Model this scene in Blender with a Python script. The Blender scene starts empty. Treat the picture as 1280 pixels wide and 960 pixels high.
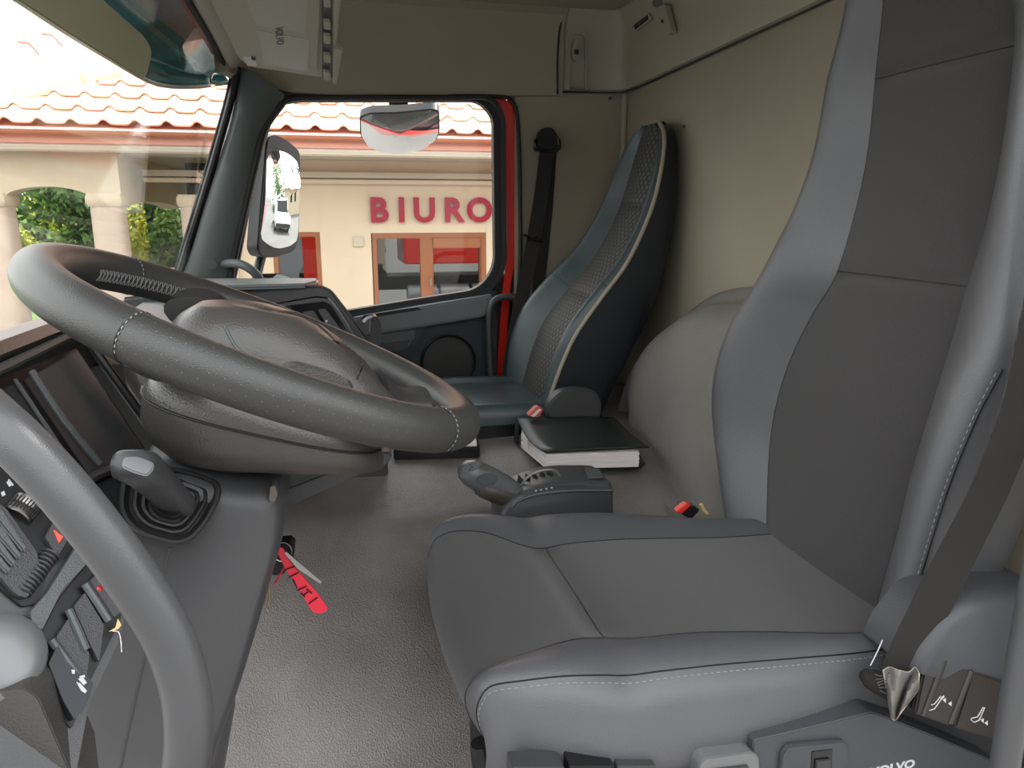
import bpy, bmesh, math, random
import numpy as np
from mathutils import Vector, Matrix
random.seed(7)
S = bpy.context.scene
COL = S.collection
# ------------------------------------------------------------------ camera
FPX, PITCH, YAW = 930.0, math.radians(13.0), math.radians(13.5)
CAM = np.array([0.0, 0.0, 1.35])
FW = np.array([math.sin(YAW)*math.cos(PITCH), math.cos(YAW)*math.cos(PITCH), -math.sin(PITCH)])
RT = np.array([math.cos(YAW), -math.sin(YAW), 0.0])
UP = np.cross(RT, FW)
cd = bpy.data.cameras.new('camera'); cam = bpy.data.objects.new('camera', cd); COL.objects.link(cam)
cam.matrix_world = Matrix(((RT[0], UP[0], -FW[0], CAM[0]), (RT[1], UP[1], -FW[1], CAM[1]), (RT[2], UP[2], -FW[2], CAM[2]), (0, 0, 0, 1)))
cd.sensor_width = 36.0; cd.lens = FPX/1280*36.0; cd.clip_start = 0.02; cd.clip_end = 500
S.camera = cam
# ------------------------------------------------------------------ world, sun, exposure
W = bpy.data.worlds.new('sky'); S.world = W; W.use_nodes = True
wt_ = W.node_tree; wt_.nodes.clear()
wo = wt_.nodes.new('ShaderNodeOutputWorld'); wb = wt_.nodes.new('ShaderNodeBackground')
tc = wt_.nodes.new('ShaderNodeTexCoord'); sx = wt_.nodes.new('ShaderNodeSeparateXYZ'); rp = wt_.nodes.new('ShaderNodeValToRGB')
wt_.links.new(tc.outputs['Generated'], sx.inputs[0]); wt_.links.new(sx.outputs['Z'], rp.inputs[0])
rp.color_ramp.elements[0].color = (0.96, 0.955, 0.94, 1); rp.color_ramp.elements[1].color = (0.93, 0.96, 1.0, 1)
wt_.links.new(rp.outputs[0], wb.inputs[0]); wb.inputs[1].default_value = 1.5
wt_.links.new(wb.outputs[0], wo.inputs[0])
sl = bpy.data.lights.new('sun', 'SUN'); sl.energy = 3.4; sl.angle = math.radians(12); sl.color = (1, .96, .9)
so = bpy.data.objects.new('sun', sl); COL.objects.link(so)
so.rotation_euler = Vector((-0.45, -0.12, -0.88)).to_track_quat('-Z', 'Y').to_euler()
S.view_settings.view_transform = 'Standard'; S.view_settings.look = 'None'
S.view_settings.exposure = 1.38; S.view_settings.gamma = 1.0; S.view_settings.use_curve_mapping = False

# ------------------------------------------------------------------ survey helpers: photo ray -> point on a real plane
def ray(x, y): return FW + RT*(x-640)/FPX + UP*(480-y)/FPX
def PY(x, y, Y): r = ray(x, y); return CAM + r*(Y/r[1])
def PX(x, y, X): r = ray(x, y); return CAM + r*(X/r[0])
def PZ(x, y, Z): r = ray(x, y); return CAM + r*((Z-CAM[2])/r[2])
class Plane:
    def __init__(s, o, n):
        s.o = np.array(o, float); n = np.array(n, float); s.n = n/np.linalg.norm(n)
    def at(s, x, y, h=0.0):
        r = ray(x, y); o = s.o+s.n*h
        return CAM + r*(((o-CAM)@s.n)/(r@s.n))
def V(*a): return np.array(a, float)

# ------------------------------------------------------------------ materials
MATS = {}
def mat(name, col, rough=.5, bump=None, metal=0.0, var=0.0, varscale=8.0, spec=.5, coat=0.0, sheen=0.0, col2=None, alpha=None):
    m = bpy.data.materials.new(name); m.use_nodes = True; nt = m.node_tree; b = nt.nodes['Principled BSDF']
    b.inputs['Roughness'].default_value = rough; b.inputs['Metallic'].default_value = metal
    b.inputs['Specular IOR Level'].default_value = spec; b.inputs['Coat Weight'].default_value = coat
    b.inputs['Sheen Weight'].default_value = sheen
    c = (*col, 1); b.inputs['Base Color'].default_value = c
    t = nt.nodes.new('ShaderNodeTexCoord')
    if var > 0 or col2:
        n = nt.nodes.new('ShaderNodeTexNoise'); n.inputs['Scale'].default_value = varscale; n.inputs['Detail'].default_value = 5
        nt.links.new(t.outputs['Object'], n.inputs['Vector'])
        r = nt.nodes.new('ShaderNodeValToRGB'); c2 = col2 or tuple(x*(1-var) for x in col)
        r.color_ramp.elements[0].position = .35; r.color_ramp.elements[1].position = .65
        r.color_ramp.elements[0].color = (*c2, 1); r.color_ramp.elements[1].color = tuple(min(1, x*(1+(0 if col2 else var))) for x in col)+(1,)
        nt.links.new(n.outputs['Fac'], r.inputs[0]); nt.links.new(r.outputs[0], b.inputs['Base Color'])
    if bump:
        kind, sc, st = bump
        bp = nt.nodes.new('ShaderNodeBump'); bp.inputs['Strength'].default_value = st; bp.inputs['Distance'].default_value = .002
        if kind == 'noise':
            n = nt.nodes.new('ShaderNodeTexNoise'); n.inputs['Scale'].default_value = sc; n.inputs['Detail'].default_value = 3; o = n.outputs['Fac']
        elif kind == 'grain':
            n = nt.nodes.new('ShaderNodeTexVoronoi'); n.inputs['Scale'].default_value = sc; n.feature = 'SMOOTH_F1'; o = n.outputs['Distance']
        elif kind == 'wave':
            n = nt.nodes.new('ShaderNodeTexWave'); n.inputs['Scale'].default_value = sc; n.inputs['Distortion'].default_value = 1.0; o = n.outputs['Fac']
        nt.links.new(t.outputs['Object'], n.inputs['Vector']); nt.links.new(o, bp.inputs['Height']); nt.links.new(bp.outputs[0], b.inputs['Normal'])
    MATS[name] = m; return m
def emis(name, col, st):
    m = mat(name, col); b = m.node_tree.nodes['Principled BSDF']
    b.inputs['Emission Color'].default_value = (*col, 1); b.inputs['Emission Strength'].default_value = st; return m
def glass(name, tint, refl=.06, rough=0.0):
    m = bpy.data.materials.new(name); m.use_nodes = True; nt = m.node_tree; nt.nodes.clear()
    o = nt.nodes.new('ShaderNodeOutputMaterial'); tr = nt.nodes.new('ShaderNodeBsdfTransparent'); gl = nt.nodes.new('ShaderNodeBsdfGlossy')
    mx = nt.nodes.new('ShaderNodeMixShader'); fr = nt.nodes.new('ShaderNodeLayerWeight'); fr.inputs['Blend'].default_value = .5; pw = nt.nodes.new('ShaderNodeMath'); pw.operation = 'POWER'; pw.inputs[1].default_value = 5.0; ad = nt.nodes.new('ShaderNodeMath'); ad.operation = 'MULTIPLY_ADD'; ad.inputs[1].default_value = .9; ad.inputs[2].default_value = .04
    ma = nt.nodes.new('ShaderNodeMath'); ma.operation = 'MULTIPLY'; ma.inputs[1].default_value = refl/.04
    tr.inputs[0].default_value = (*tint, 1); gl.inputs['Roughness'].default_value = rough
    nt.links.new(fr.outputs['Facing'], pw.inputs[0]); nt.links.new(pw.outputs[0], ad.inputs[0]); nt.links.new(ad.outputs[0], ma.inputs[0]); ma.use_clamp = True; nt.links.new(ma.outputs[0], mx.inputs[0]); nt.links.new(tr.outputs[0], mx.inputs[1])
    nt.links.new(gl.outputs[0], mx.inputs[2]); nt.links.new(mx.outputs[0], o.inputs[0]); MATS[name] = m; return m

M_DARK = mat('dark grey plastic', (.042, .042, .044), .42, ('grain', 900, .25))
M_POD = mat('satin dark plastic', (.055, .056, .060), .38, ('grain', 1100, .15))
M_MID = mat('mid grey plastic', (.075, .082, .084), .45, ('grain', 800, .2))
M_PILLAR = mat('pillar grey green plastic', (.080, .092, .092), .5, ('grain', 900, .2))
M_BLACK = mat('black plastic', (.010, .010, .011), .42, spec=.35)
M_RUBBER = mat('black rubber', (.014, .014, .014), .6)
M_GLOSS = mat('gloss black plastic', (.008, .008, .009), .12)
M_WHEEL = mat('wheel leather', (.038, .038, .037), .36, ('grain', 1000, .2))
M_HUB = mat('grained hub plastic', (.058, .055, .052), .33, ('grain', 520, .22))
M_HANDLE = mat('grey handle plastic', (.060, .061, .064), .36, ('grain', 1200, .1))
M_LEATH = mat('slate grey leather', (.088, .090, .097), .42, ('grain', 520, .22), var=.05, varscale=5)
M_FABRIC = mat('charcoal fabric', (.042, .0395, .040), .95, ('noise', 1500, .5), var=.10, varscale=500, spec=.15, sheen=.25)
M_TEAL = mat('dark teal leather', (.046, .064, .070), .30, ('grain', 500, .25))
M_NAVY = mat('navy side leather', (.010, .014, .018), .45, ('grain', 500, .2))
M_PIPE = mat('beige piping', (.32, .28, .21), .6)
M_BEIGE = mat('beige headliner', (.30, .265, .200), .8, ('noise', 500, .25), var=.04, varscale=3)
M_BEIGE2 = mat('beige moulded plastic', (.32, .290, .225), .5, ('grain', 900, .15))
M_VINYL = mat('grey floor vinyl', (.185, .168, .158), .40, ('grain', 330, .9), var=.24, varscale=4)
M_MOUND = mat('grey upholstery', (.185, .175, .158), .75, ('grain', 420, .5), var=.10, varscale=4)
M_RED = mat('red paint', (.62, .022, .012), .3, coat=.4)
M_DOORBLUE = mat('dark blue door panel', (.018, .026, .034), .5, ('grain', 800, .2))
M_WEB = mat('belt webbing', (.055, .052, .048), .8, ('wave', 420, .8), spec=.2)
M_WEBBLK = mat('black webbing', (.032, .029, .026), .75, ('wave', 420, .6), spec=.2)
M_REDPL = mat('red plastic', (.65, .03, .02), .35)
M_REDTAG = mat('red tag plastic', (.62, .010, .035), .4)
M_METAL = mat('brushed metal', (.30, .29, .28), .3, metal=1.0)
M_CHROME = mat('chrome', (.8, .8, .8), .1, metal=1.0)
M_SILVER = mat('silver plastic', (.17, .173, .178), .32, metal=.3)
M_PAPER = mat('paper', (.78, .72, .70), .8, ('wave', 300, .4))
M_COVER = mat('black cover leatherette', (.016, .019, .019), .34, ('grain', 600, .3))
M_WHITEINK = mat('white print', (.50, .50, .51), .5)
M_DIRT = mat('worn edge brown', (.26, .20, .15), .7)
M_MIRROR = mat('mirror', (.72, .74, .73), .01, metal=1.0)
M_GLASS = glass('window glass', (.955, .965, .955), .025)
M_GLASSFAR = glass('shop glass', (.35, .38, .38), .30)
M_TEALGLASS = glass('smoked teal acrylic', (.045, .14, .15), .05)
M_STITCH = mat('grey thread', (.24, .24, .25), .8)
M_HEXPAD = None

def hexmat():
    m = mat('perforated charcoal fabric', (.030, .030, .030), .7); nt = m.node_tree; b = nt.nodes['Principled BSDF']
    t = nt.nodes.new('ShaderNodeTexCoord')
    outs = []
    for off in (0.0, .5):
        mp = nt.nodes.new('ShaderNodeMapping'); mp.inputs['Scale'].default_value = (1/.027, 1/.029, 1)
        mp.inputs['Location'].default_value = (off, off, 0); nt.links.new(t.outputs['UV'], mp.inputs['Vector'])
        fr = nt.nodes.new('ShaderNodeVectorMath'); fr.operation = 'FRACTION'; nt.links.new(mp.outputs[0], fr.inputs[0])
        sb = nt.nodes.new('ShaderNodeVectorMath'); sb.operation = 'SUBTRACT'; sb.inputs[1].default_value = (.5, .5, 0); nt.links.new(fr.outputs[0], sb.inputs[0])
        sc = nt.nodes.new('ShaderNodeVectorMath'); sc.operation = 'MULTIPLY'; sc.inputs[1].default_value = (1.0, 1.45, 0); nt.links.new(sb.outputs[0], sc.inputs[0])
        ln = nt.nodes.new('ShaderNodeVectorMath'); ln.operation = 'LENGTH'; nt.links.new(sc.outputs[0], ln.inputs[0]); outs.append(ln.outputs['Value'])
    mn = nt.nodes.new('ShaderNodeMath'); mn.operation = 'MINIMUM'; nt.links.new(outs[0], mn.inputs[0]); nt.links.new(outs[1], mn.inputs[1])
    r = nt.nodes.new('ShaderNodeValToRGB'); r.color_ramp.elements[0].position = .33; r.color_ramp.elements[1].position = .42
    r.color_ramp.elements[0].color = (.060, .057, .052, 1); r.color_ramp.elements[1].color = (.007, .007, .007, 1)
    nt.links.new(mn.outputs[0], r.inputs[0]); nt.links.new(r.outputs[0], b.inputs['Base Color'])
    bp = nt.nodes.new('ShaderNodeBump'); bp.inputs['Strength'].default_value = .6; bp.inputs['Distance'].default_value = .002
    nt.links.new(r.outputs[0], bp.inputs['Height']); nt.links.new(bp.outputs[0], b.inputs['Normal']); return m
M_HEXPAD = hexmat()

# ------------------------------------------------------------------ mesh helpers
class MB:
    def __init__(s): s.v = []; s.f = []; s.uv = None
    def add(s, verts, faces):
        o = len(s.v); s.v += [tuple(map(float, p)) for p in verts]; s.f += [tuple(i+o for i in f) for f in faces]; return s
    def grid(s, G, cu=False, cv=False):
        n = len(G); m = len(G[0]); vs = [p for r in G for p in r]; fs = []
        for i in range(n-(0 if cu else 1)):
            for j in range(m-(0 if cv else 1)):
                a, b = i, (i+1) % n; c, d = j, (j+1) % m
                fs.append((a*m+c, a*m+d, b*m+d, b*m+c))
        return s.add(vs, fs)
    def loft(s, rings, cap=True):
        m = len(rings[0]); s.grid(rings, cv=True); o = len(s.v)-m*len(rings)
        if cap:
            s.f.append(tuple(o+i for i in range(m))[::-1]); k = o+m*(len(rings)-1); s.f.append(tuple(k+i for i in range(m)))
        return s
    def tube(s, path, r, n=14, cap=True, ry=None, up=(0, 0, 1), sm=0):
        P = [np.array(p, float) for p in path]
        if sm:
            R = list(r) if hasattr(r, '__len__') else None
            if R: R = list(crs([(q,) for q in R], sm)[:, 0]); r = R
            P = list(crs(P, sm))
        rings = []; T = [P[min(i+1, len(P)-1)]-P[max(i-1, 0)] for i in range(len(P))]
        T = [t/np.linalg.norm(t) for t in T]
        u = np.array(up, float); u = u-T[0]*(u@T[0])
        if np.linalg.norm(u) < 1e-4: u = np.array([1., 0, 0])-T[0]*T[0][0]
        u /= np.linalg.norm(u)
        for i, (p, t) in enumerate(zip(P, T)):
            u = u-t*(u@t); u /= np.linalg.norm(u); w = np.cross(t, u); rr = r[i] if hasattr(r, '__len__') else r; r2 = rr if ry is None else (ry*rr/(r[0] if hasattr(r, '__len__') else r))
            rings.append([p+u*rr*math.cos(a)+w*r2*math.sin(a) for a in np.linspace(0, 2*math.pi, n, endpoint=False)])
        return s.loft(rings, cap)
    def box(s, c, d, R=None):
        c = np.array(c, float); d = np.array(d, float)/2; R = np.eye(3) if R is None else R
        vs = [c+R@(d*np.array(q)) for q in [(-1, -1, -1), (1, -1, -1), (1, 1, -1), (-1, 1, -1), (-1, -1, 1), (1, -1, 1), (1, 1, 1), (-1, 1, 1)]]
        return s.add(vs, [(0, 3, 2, 1), (4, 5, 6, 7), (0, 1, 5, 4), (1, 2, 6, 5), (2, 3, 7, 6), (3, 0, 4, 7)])
    def prism(s, pts, vec):
        n = len(pts); vec = np.array(vec, float); a = [np.array(p, float) for p in pts]; b = [p+vec for p in a]
        fs = [tuple(range(n))[::-1], tuple(range(n, 2*n))]+[(i, (i+1) % n, n+(i+1) % n, n+i) for i in range(n)]
        return s.add(a+b, fs)
    def ring_prism(s, outer, inner, vec):
        n = len(outer); vec = np.array(vec, float); o = [np.array(p, float) for p in outer]; q = [np.array(p, float) for p in inner]
        return s.grid([o, q, [p+vec for p in q], [p+vec for p in o]], cu=True, cv=True)
    def lathe(s, c, ax, prof, n=32):
        ax = np.array(ax, float); ax /= np.linalg.norm(ax); t = np.array([1., 0, 0]) if abs(ax[0]) < .8 else np.array([0, 1., 0])
        u = np.cross(t, ax); u /= np.linalg.norm(u); w = np.cross(ax, u); c = np.array(c, float)
        return s.loft([[c+ax*h+(u*math.cos(a)+w*math.sin(a))*max(r, 1e-4) for a in np.linspace(0, 2*math.pi, n, endpoint=False)] for r, h in prof])

def crs(pts, n=6, closed=False):
    P = np.array(pts, float); N = len(P); out = []
    for i in range(N if closed else N-1):
        if closed: a, b, c, d = P[i-1], P[i], P[(i+1) % N], P[(i+2) % N]
        else: a, b, c, d = P[max(i-1, 0)], P[i], P[i+1], P[min(i+2, N-1)]
        for t in np.linspace(0, 1, n, endpoint=False):
            out.append(.5*((2*b)+(c-a)*t+(2*a-5*b+4*c-d)*t*t+(3*b-a-3*c+d)*t**3))
    if not closed: out.append(P[-1])
    return np.array(out)
def rnd(pts, r, n=5):
    """round the corners of a closed polygon (any dimension)"""
    P = [np.array(p, float) for p in pts]; N = len(P); out = []
    for i in range(N):
        a, b, c = P[i-1], P[i], P[(i+1) % N]; rr = r[i] if hasattr(r, '__len__') else r
        if rr <= 0: out.append(b); continue
        la, lc = np.linalg.norm(a-b), np.linalg.norm(c-b); k = min(rr, la*.48, lc*.48)
        p, q = b+(a-b)/la*k, b+(c-b)/lc*k
        for t in np.linspace(0, 1, n): out.append((1-t)**2*p+2*t*(1-t)*b+t*t*q)
    return out

def finish(me, m, sharp=35, bevel=0, seg=2):
    bm = bmesh.new(); bm.from_mesh(me); bmesh.ops.remove_doubles(bm, verts=bm.verts, dist=1e-5)
    if bevel:
        ed = [e for e in bm.edges if len(e.link_faces) == 2 and e.calc_face_angle(0) > math.radians(28)]
        bmesh.ops.bevel(bm, geom=ed, offset=bevel, segments=seg, affect='EDGES', clamp_overlap=True)
    bmesh.ops.recalc_face_normals(bm, faces=bm.faces); bm.to_mesh(me); bm.free()
    me.shade_smooth(); me.set_sharp_from_angle(angle=math.radians(sharp)); me.materials.append(m)

def obj(name, mb, m, parent=None, bevel=0, seg=2, sharp=35, label=None, kind=None, solid=0, subsurf=0):
    V3 = np.array(mb.v); 
    if parent is None: org = V((V3[:, 0].min()+V3[:, 0].max())/2, (V3[:, 1].min()+V3[:, 1].max())/2, V3[:, 2].min())
    else: org = np.array(parent['_o'])
    me = bpy.data.meshes.new(name); me.from_pydata([tuple(p-org) for p in V3], [], mb.f)
    if mb.uv is not None:
        ul = me.uv_layers.new(name='UVMap')
        for l in me.loops: ul.data[l.index].uv = mb.uv[l.vertex_index]
    finish(me, m, sharp, bevel, seg)
    o = bpy.data.objects.new(name, me); COL.objects.link(o)
    if parent is None: o.location = org
    else: o.parent = parent
    o['_o'] = [float(q) for q in org]
    if label: o['label'] = label
    if kind: o['kind'] = kind
    if solid:
        md = o.modifiers.new('thickness', 'SOLIDIFY'); md.thickness = solid; md.offset = 0
    if subsurf:
        md = o.modifiers.new('smooth', 'SUBSURF'); md.levels = subsurf; md.render_levels = subsurf
    return o
def tag(o, label, cat, group=None, kind=None):
    o['label'] = label; o['category'] = cat
    if group: o['group'] = group
    if kind: o['kind'] = kind
    return o
def thing(name, loc, label=None, cat=None, group=None, kind=None):
    o = bpy.data.objects.new(name, None); COL.objects.link(o); o.location = tuple(map(float, loc)); o.empty_display_size = .05
    o['_o'] = [float(q) for q in loc]
    if label: o['label'] = label
    if cat: o['category'] = cat
    if group: o['group'] = group
    if kind: o['kind'] = kind
    return o
def struct(name, mb, m, **k):
    o = obj(name, mb, m, **k); o['kind'] = 'structure'; return o
def text(name, s, size, m, parent, origin, xdir, ydir, ext=.001, bold=0, label=None, shear=0, xs=1.0):
    cu = bpy.data.curves.new('t', 'FONT'); cu.body = s; cu.size = size; cu.extrude = ext; cu.offset = bold; cu.align_x = 'CENTER'; cu.align_y = 'CENTER'; cu.shear = shear; cu.resolution_u = 4
    to = bpy.data.objects.new('t', cu); COL.objects.link(to); bpy.context.view_layer.update()
    me = bpy.data.meshes.new_from_object(to.evaluated_get(bpy.context.evaluated_depsgraph_get())); bpy.data.objects.remove(to)
    me.name = name; me.materials.clear(); me.materials.append(m)
    x = np.array(xdir, float); x /= np.linalg.norm(x); y = np.array(ydir, float); y = y-x*(x@y); y /= np.linalg.norm(y); z = np.cross(x, y)
    org = np.array(parent['_o']) if parent is not None else np.array(origin)
    o_ = np.array(origin, float)-org
    for v in me.vertices: v.co = tuple(o_+x*v.co[0]*xs+y*v.co[1]+z*v.co[2])
    o = bpy.data.objects.new(name, me); COL.objects.link(o)
    if parent is not None: o.parent = parent
    else: o.location = tuple(org)
    o['_o'] = [float(q) for q in org]
    if label: o['label'] = label
    return o
from mathutils.bvhtree import BVHTree
def surf(o):
    org = Vector(o['_o']); return BVHTree.FromPolygons([v.co+org for v in o.data.vertices], [p.vertices[:] for p in o.data.polygons])
def hit(bv, x, y, lift=0.0):
    d = Vector(ray(x, y)).normalized(); p, n, i, t = bv.ray_cast(Vector(CAM), d)
    if p is None: return None
    if n.dot(d) > 0: n = -n
    return np.array(p+n*lift)
def on_line(name, bv, pts, r, m, parent, lift=0.0, sm=4, n=6, label=None):
    P = [hit(bv, x, y, lift) for x, y in crs([V(*p) for p in pts], sm)]; P = [p for p in P if p is not None]
    if len(P) < 3: print('MISS', name, pts[0]); return None
    mb = MB(); mb.tube(P, r, n=n); return obj(name, mb, m, parent, label=label)
def on_patch(name, bv, pts, m, parent, lift=.0006, depth=0.0, label=None):
    c = np.mean(np.array(pts), 0); rings = []
    for f, l in [(1.0, -.0004), (.97, lift), (.8, lift-depth), (.5, lift-depth), (.2, lift-depth), (.03, lift-depth)]:
        r = [hit(bv, *(c+(V(*p)-c)*f), l) for p in pts]
        if any(q is None for q in r): return None
        rings.append(r)
    mb = MB(); mb.loft(rings, cap=False); return obj(name, mb, m, parent, label=label, sharp=70)
def pxs(pts, Y): return [PY(x, y, Y) for x, y in pts]
def plate(name, pl, pts, h, m, parent, h0=0.0, r=0, bevel=.0015, label=None, ring=None):
    """polygon measured on a plane, raised by h"""
    q = rnd([V(*p) for p in pts], r) if r else pts
    P = [pl.at(x, y, 0)+pl.n*h0 for x, y in q]; mb = MB(); mb.prism(P, pl.n*h)
    return obj(name, mb, m, parent, bevel=bevel, label=label)
def interp(x, xs, ys): return float(np.interp(x, xs, ys))
def stitches(name, P, m, parent, L=.006, gap=.004, r=.0007, off=(0, 0, 0)):
    """dashed thread lying along a polyline"""
    P = [np.array(p, float)+np.array(off) for p in P]; mb = MB(); d = [0.0]
    for a, b in zip(P, P[1:]): d.append(d[-1]+np.linalg.norm(b-a))
    A = np.array(P); s = 0
    def at(t): return V(*[np.interp(t, d, A[:, k]) for k in range(3)])
    while s < d[-1]-L:
        mb.tube([at(s), at(s+L/2), at(s+L)], [r*.6, r, r*.6], n=5); s += L+gap
    return obj(name, mb, m, parent)

# =================================================================== CAB SHELL
WY = 2.80          # inner face of the far side wall
XR = 1.12          # rear wall
ZC = 2.05          # ceiling
GZ = -1.25         # yard level
# floor and engine tunnel, one vinyl covered surface
ys = [.30, .95, 1.20, 1.36, 1.50, 1.62, 1.80, 2.20, 2.82]
def tun(x, y):
    base = interp(y, [.3, 1.15, 1.32, 1.55, 1.75, 2.0, 2.82], [.12, .12, .22, .48, .60, .65, .65])
    k = interp(x, [-.45, -.15, .15], [.12, .03, 0]); return base+k*0.5+interp(x, [.3, .9], [0, .02])
mb = MB(); mb.grid([[V(x, y, tun(x, y)) for x in np.linspace(-.62, 1.14, 40)] for y in np.linspace(.56, 2.84, 70)])
n0 = len(mb.v); fl = struct('floor', mb, M_VINYL, solid=.012)
mb = MB(); mb.box((.25, 1.7, -.10), (1.9, 2.3, .3)); struct('trim_1', mb, M_BLACK)
# ceiling: headliner panel over the whole cab
mb = MB(); mb.box((.42, 1.72, ZC+.03), (1.44, 2.32, .06)); mb.box((.2, 1.72, ZC+.10), (2.0, 2.4, .04)); struct('ceiling', mb, M_BEIGE)
# rear wall lower panel and left (driver side) return
mb = MB(); mb.box((XR+.03, 1.7, 1.08), (.06, 2.3, 1.96)); struct('wall_rear', mb, M_BEIGE)
mb = MB(); mb.box((1.07, .56, 1.05), (.16, .05, 2.0)); struct('wall_left', mb, M_BEIGE)
# right wall: padded panel behind the door opening, and the band above the door
mb = MB(); mb.box((.915, WY+.03, 1.14), (.46, .05, 1.84)); struct('wall_right', mb, M_BEIGE, bevel=.004)
# band above door: curved headliner side, swept along x then round to the windscreen header
def band(path, z0, z1, th, out):
    rings = []
    for (x, y), n in zip(path, out):
        n = V(n[0], n[1], 0); n = n/np.linalg.norm(n); p = V(x, y, 0)
        prof = [(0.0, z0), (-.012, z0+.004), (-.018, z0+.02), (-.022, z0+.06), (-.03, z1-.06), (-.05, z1-.02), (-.09, z1+.01), (.03, z1+.01), (.03, z0)]
        rings.append([p+n*a+V(0, 0, z) for a, z in prof])
    return rings
pth = [(.86, WY-.0), (.6, WY-.0), (.3, WY), (.0, WY), (-.10, WY-.0), (-.20, WY-.01), (-.27, WY-.05), (-.30, WY-.12)]
nrm = [(0, 1), (0, 1), (0, 1), (-.05, 1), (-.1, 1), (-.5, .9), (-.9, .6), (-1, .3)]
P2 = crs(pth, 5); N2 = crs(nrm, 5)
rings = []
for (x, y), n in zip(P2, N2):
    n = V(n[0], n[1], 0); n /= np.linalg.norm(n); p = V(x, y, 0); z0 = interp(x, [-.28, -.19, -.1, .1, .87], [1.785, 1.757, 1.746, 1.742, 1.768])
    prof = [(0.0, z0), (-.010, z0+.003), (-.016, z0+.02), (-.02, z0+.06), (-.028, ZC-.05), (-.045, ZC-.015), (-.09, ZC+.005), (.03, ZC+.005), (.03, z0)]
    rings.append([p+n*a+V(0, 0, z) for a, z in prof])
mb = MB(); mb.loft(rings); struct('trim_2', mb, M_BEIGE)
# windscreen header running across the cab towards the driver
hp = [(-.262, 2.70, 1.812), (-.262, 2.35, 1.835), (-.262, 1.9, 1.85), (-.262, 1.3, 1.86), (-.262, .6, 1.86)]
rings = []
for x, y, z in crs(hp, 4):
    rings.append([V(x+a, y, z+b) for a, b in [(-.03, .0), (-.018, -.012), (.0, -.006), (.02, .02), (.05, .07), (.10, .13), (.14, .21), (-.05, .21), (-.05, .02)]])
mb = MB(); mb.loft(rings); struct('trim_3', mb, M_BEIGE2)
rings = []
for x, y, z in crs(hp, 4):
    rings.append([V(x+a, y, z+b) for a, b in [(-.052, .004), (-.036, -.012), (-.030, .01), (-.046, .022)]])
mb = MB(); mb.loft(rings); struct('trim_4', mb, M_RUBBER)
rings = []
for x, y, z in crs(hp, 4):
    rings.append([V(x+a, y, z+b) for a, b in [(-.10, .10), (-.075, .03), (-.05, .012), (-.04, .03), (-.05, .12)]])
mb = MB(); mb.loft(rings); struct('trim_5', mb, M_RED)
# A pillar trim (far side)
ap = [((303, 84), (358, 122)), ((290, 150), (326, 170)), ((276, 195), (318, 205)), ((258, 250), (306, 260)), ((240, 310), (293, 320)), ((222, 362), (284, 368))]
rings = []
for (a, b) in ap:
    A = PY(*a, 2.74); B = PY(*b, 2.78); c = B-A; n = V(.25, -1, 0); n /= np.linalg.norm(n)
    rings.append([A, A+c*.12+n*.020, A+c*.35+n*.032, A+c*.65+n*.034, A+c*.9+n*.024, B, B+V(0, .06, 0), A+V(-.02, .07, 0)])
mb = MB(); mb.loft([list(r) for r in crs(np.array(rings).reshape(len(rings), -1), 4).reshape(-1, 8, 3)]); apt = struct('trim_6', mb, M_PILLAR)
pc_ = PY(265, 331, 2.725); mb = MB(); mb.lathe(pc_, (.25, -1, 0), [(.017, -.004), (.0185, .0), (.0175, .0025), (.012, .003)], 24); obj('screw_cap', mb, M_PILLAR, apt, label='round screw cap on the pillar trim')
# black rubber seal between the pillar and the windscreen
mb = MB(); mb.tube([PY(x, y, 2.75) for x, y in [(298, 84), (290, 120), (275, 175), (256, 240), (238, 298), (221, 352)]], .0125, n=10, sm=4, ry=.02); struct('trim_7', mb, M_RUBBER)
mb = MB(); mb.tube([PY(x, y, 2.78) for x, y in [(289, 96), (281, 130), (267, 180), (248, 245), (231, 300), (216, 352)]], .006, n=8, sm=4); struct('trim_8', mb, M_RUBBER)
# windscreen glass (window_1): between header and dashboard, gently bowed
rows = []
for y in np.linspace(.6, 2.8, 14):
    bow = -.05*math.sin(math.pi*(y-.6)/2.2)
    rows.append([V(-.49+bow+(.20)*t, y, 1.10+.80*t) for t in np.linspace(0, 1, 5)])
mb = MB(); mb.grid(rows); w1 = struct('window_1', mb, M_GLASS, solid=.005)
# overhead rear locker moulding, wrapping the far rear corner
lp = [(.862, WY-.03), (.90, WY-.03), (.98, WY-.032), (1.05, WY-.045), (1.083, WY-.075), (1.091, WY-.12), (1.093, WY-.20), (1.095, 2.0), (1.10, 1.2), (1.10, .60)]
ln = [(0, 1), (0, 1), (.05, 1), (.4, .9), (.9, .45), (1, .08), (1, 0), (1, 0), (1, 0), (1, 0)]
rings = []
for (x, y), n in zip(crs(lp, 4), crs(ln, 4)):
    n = V(n[0], n[1], 0); n /= np.linalg.norm(n); p = V(x, y, 0); z0 = interp(y, [.6, 1.6, 2.8], [1.835, 1.81, 1.785])
    rings.append([p+n*a+V(0, 0, z) for a, z in [(0.01, z0), (-.004, z0+.004), (-.012, z0+.02), (-.02, z0+.08), (-.022, ZC-.07), (-.03, ZC-.03), (-.05, ZC), (.03, ZC), (.03, z0)]])
mb = MB(); mb.loft(rings); lock = struct('trim_9', mb, M_BEIGE2)
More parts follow.
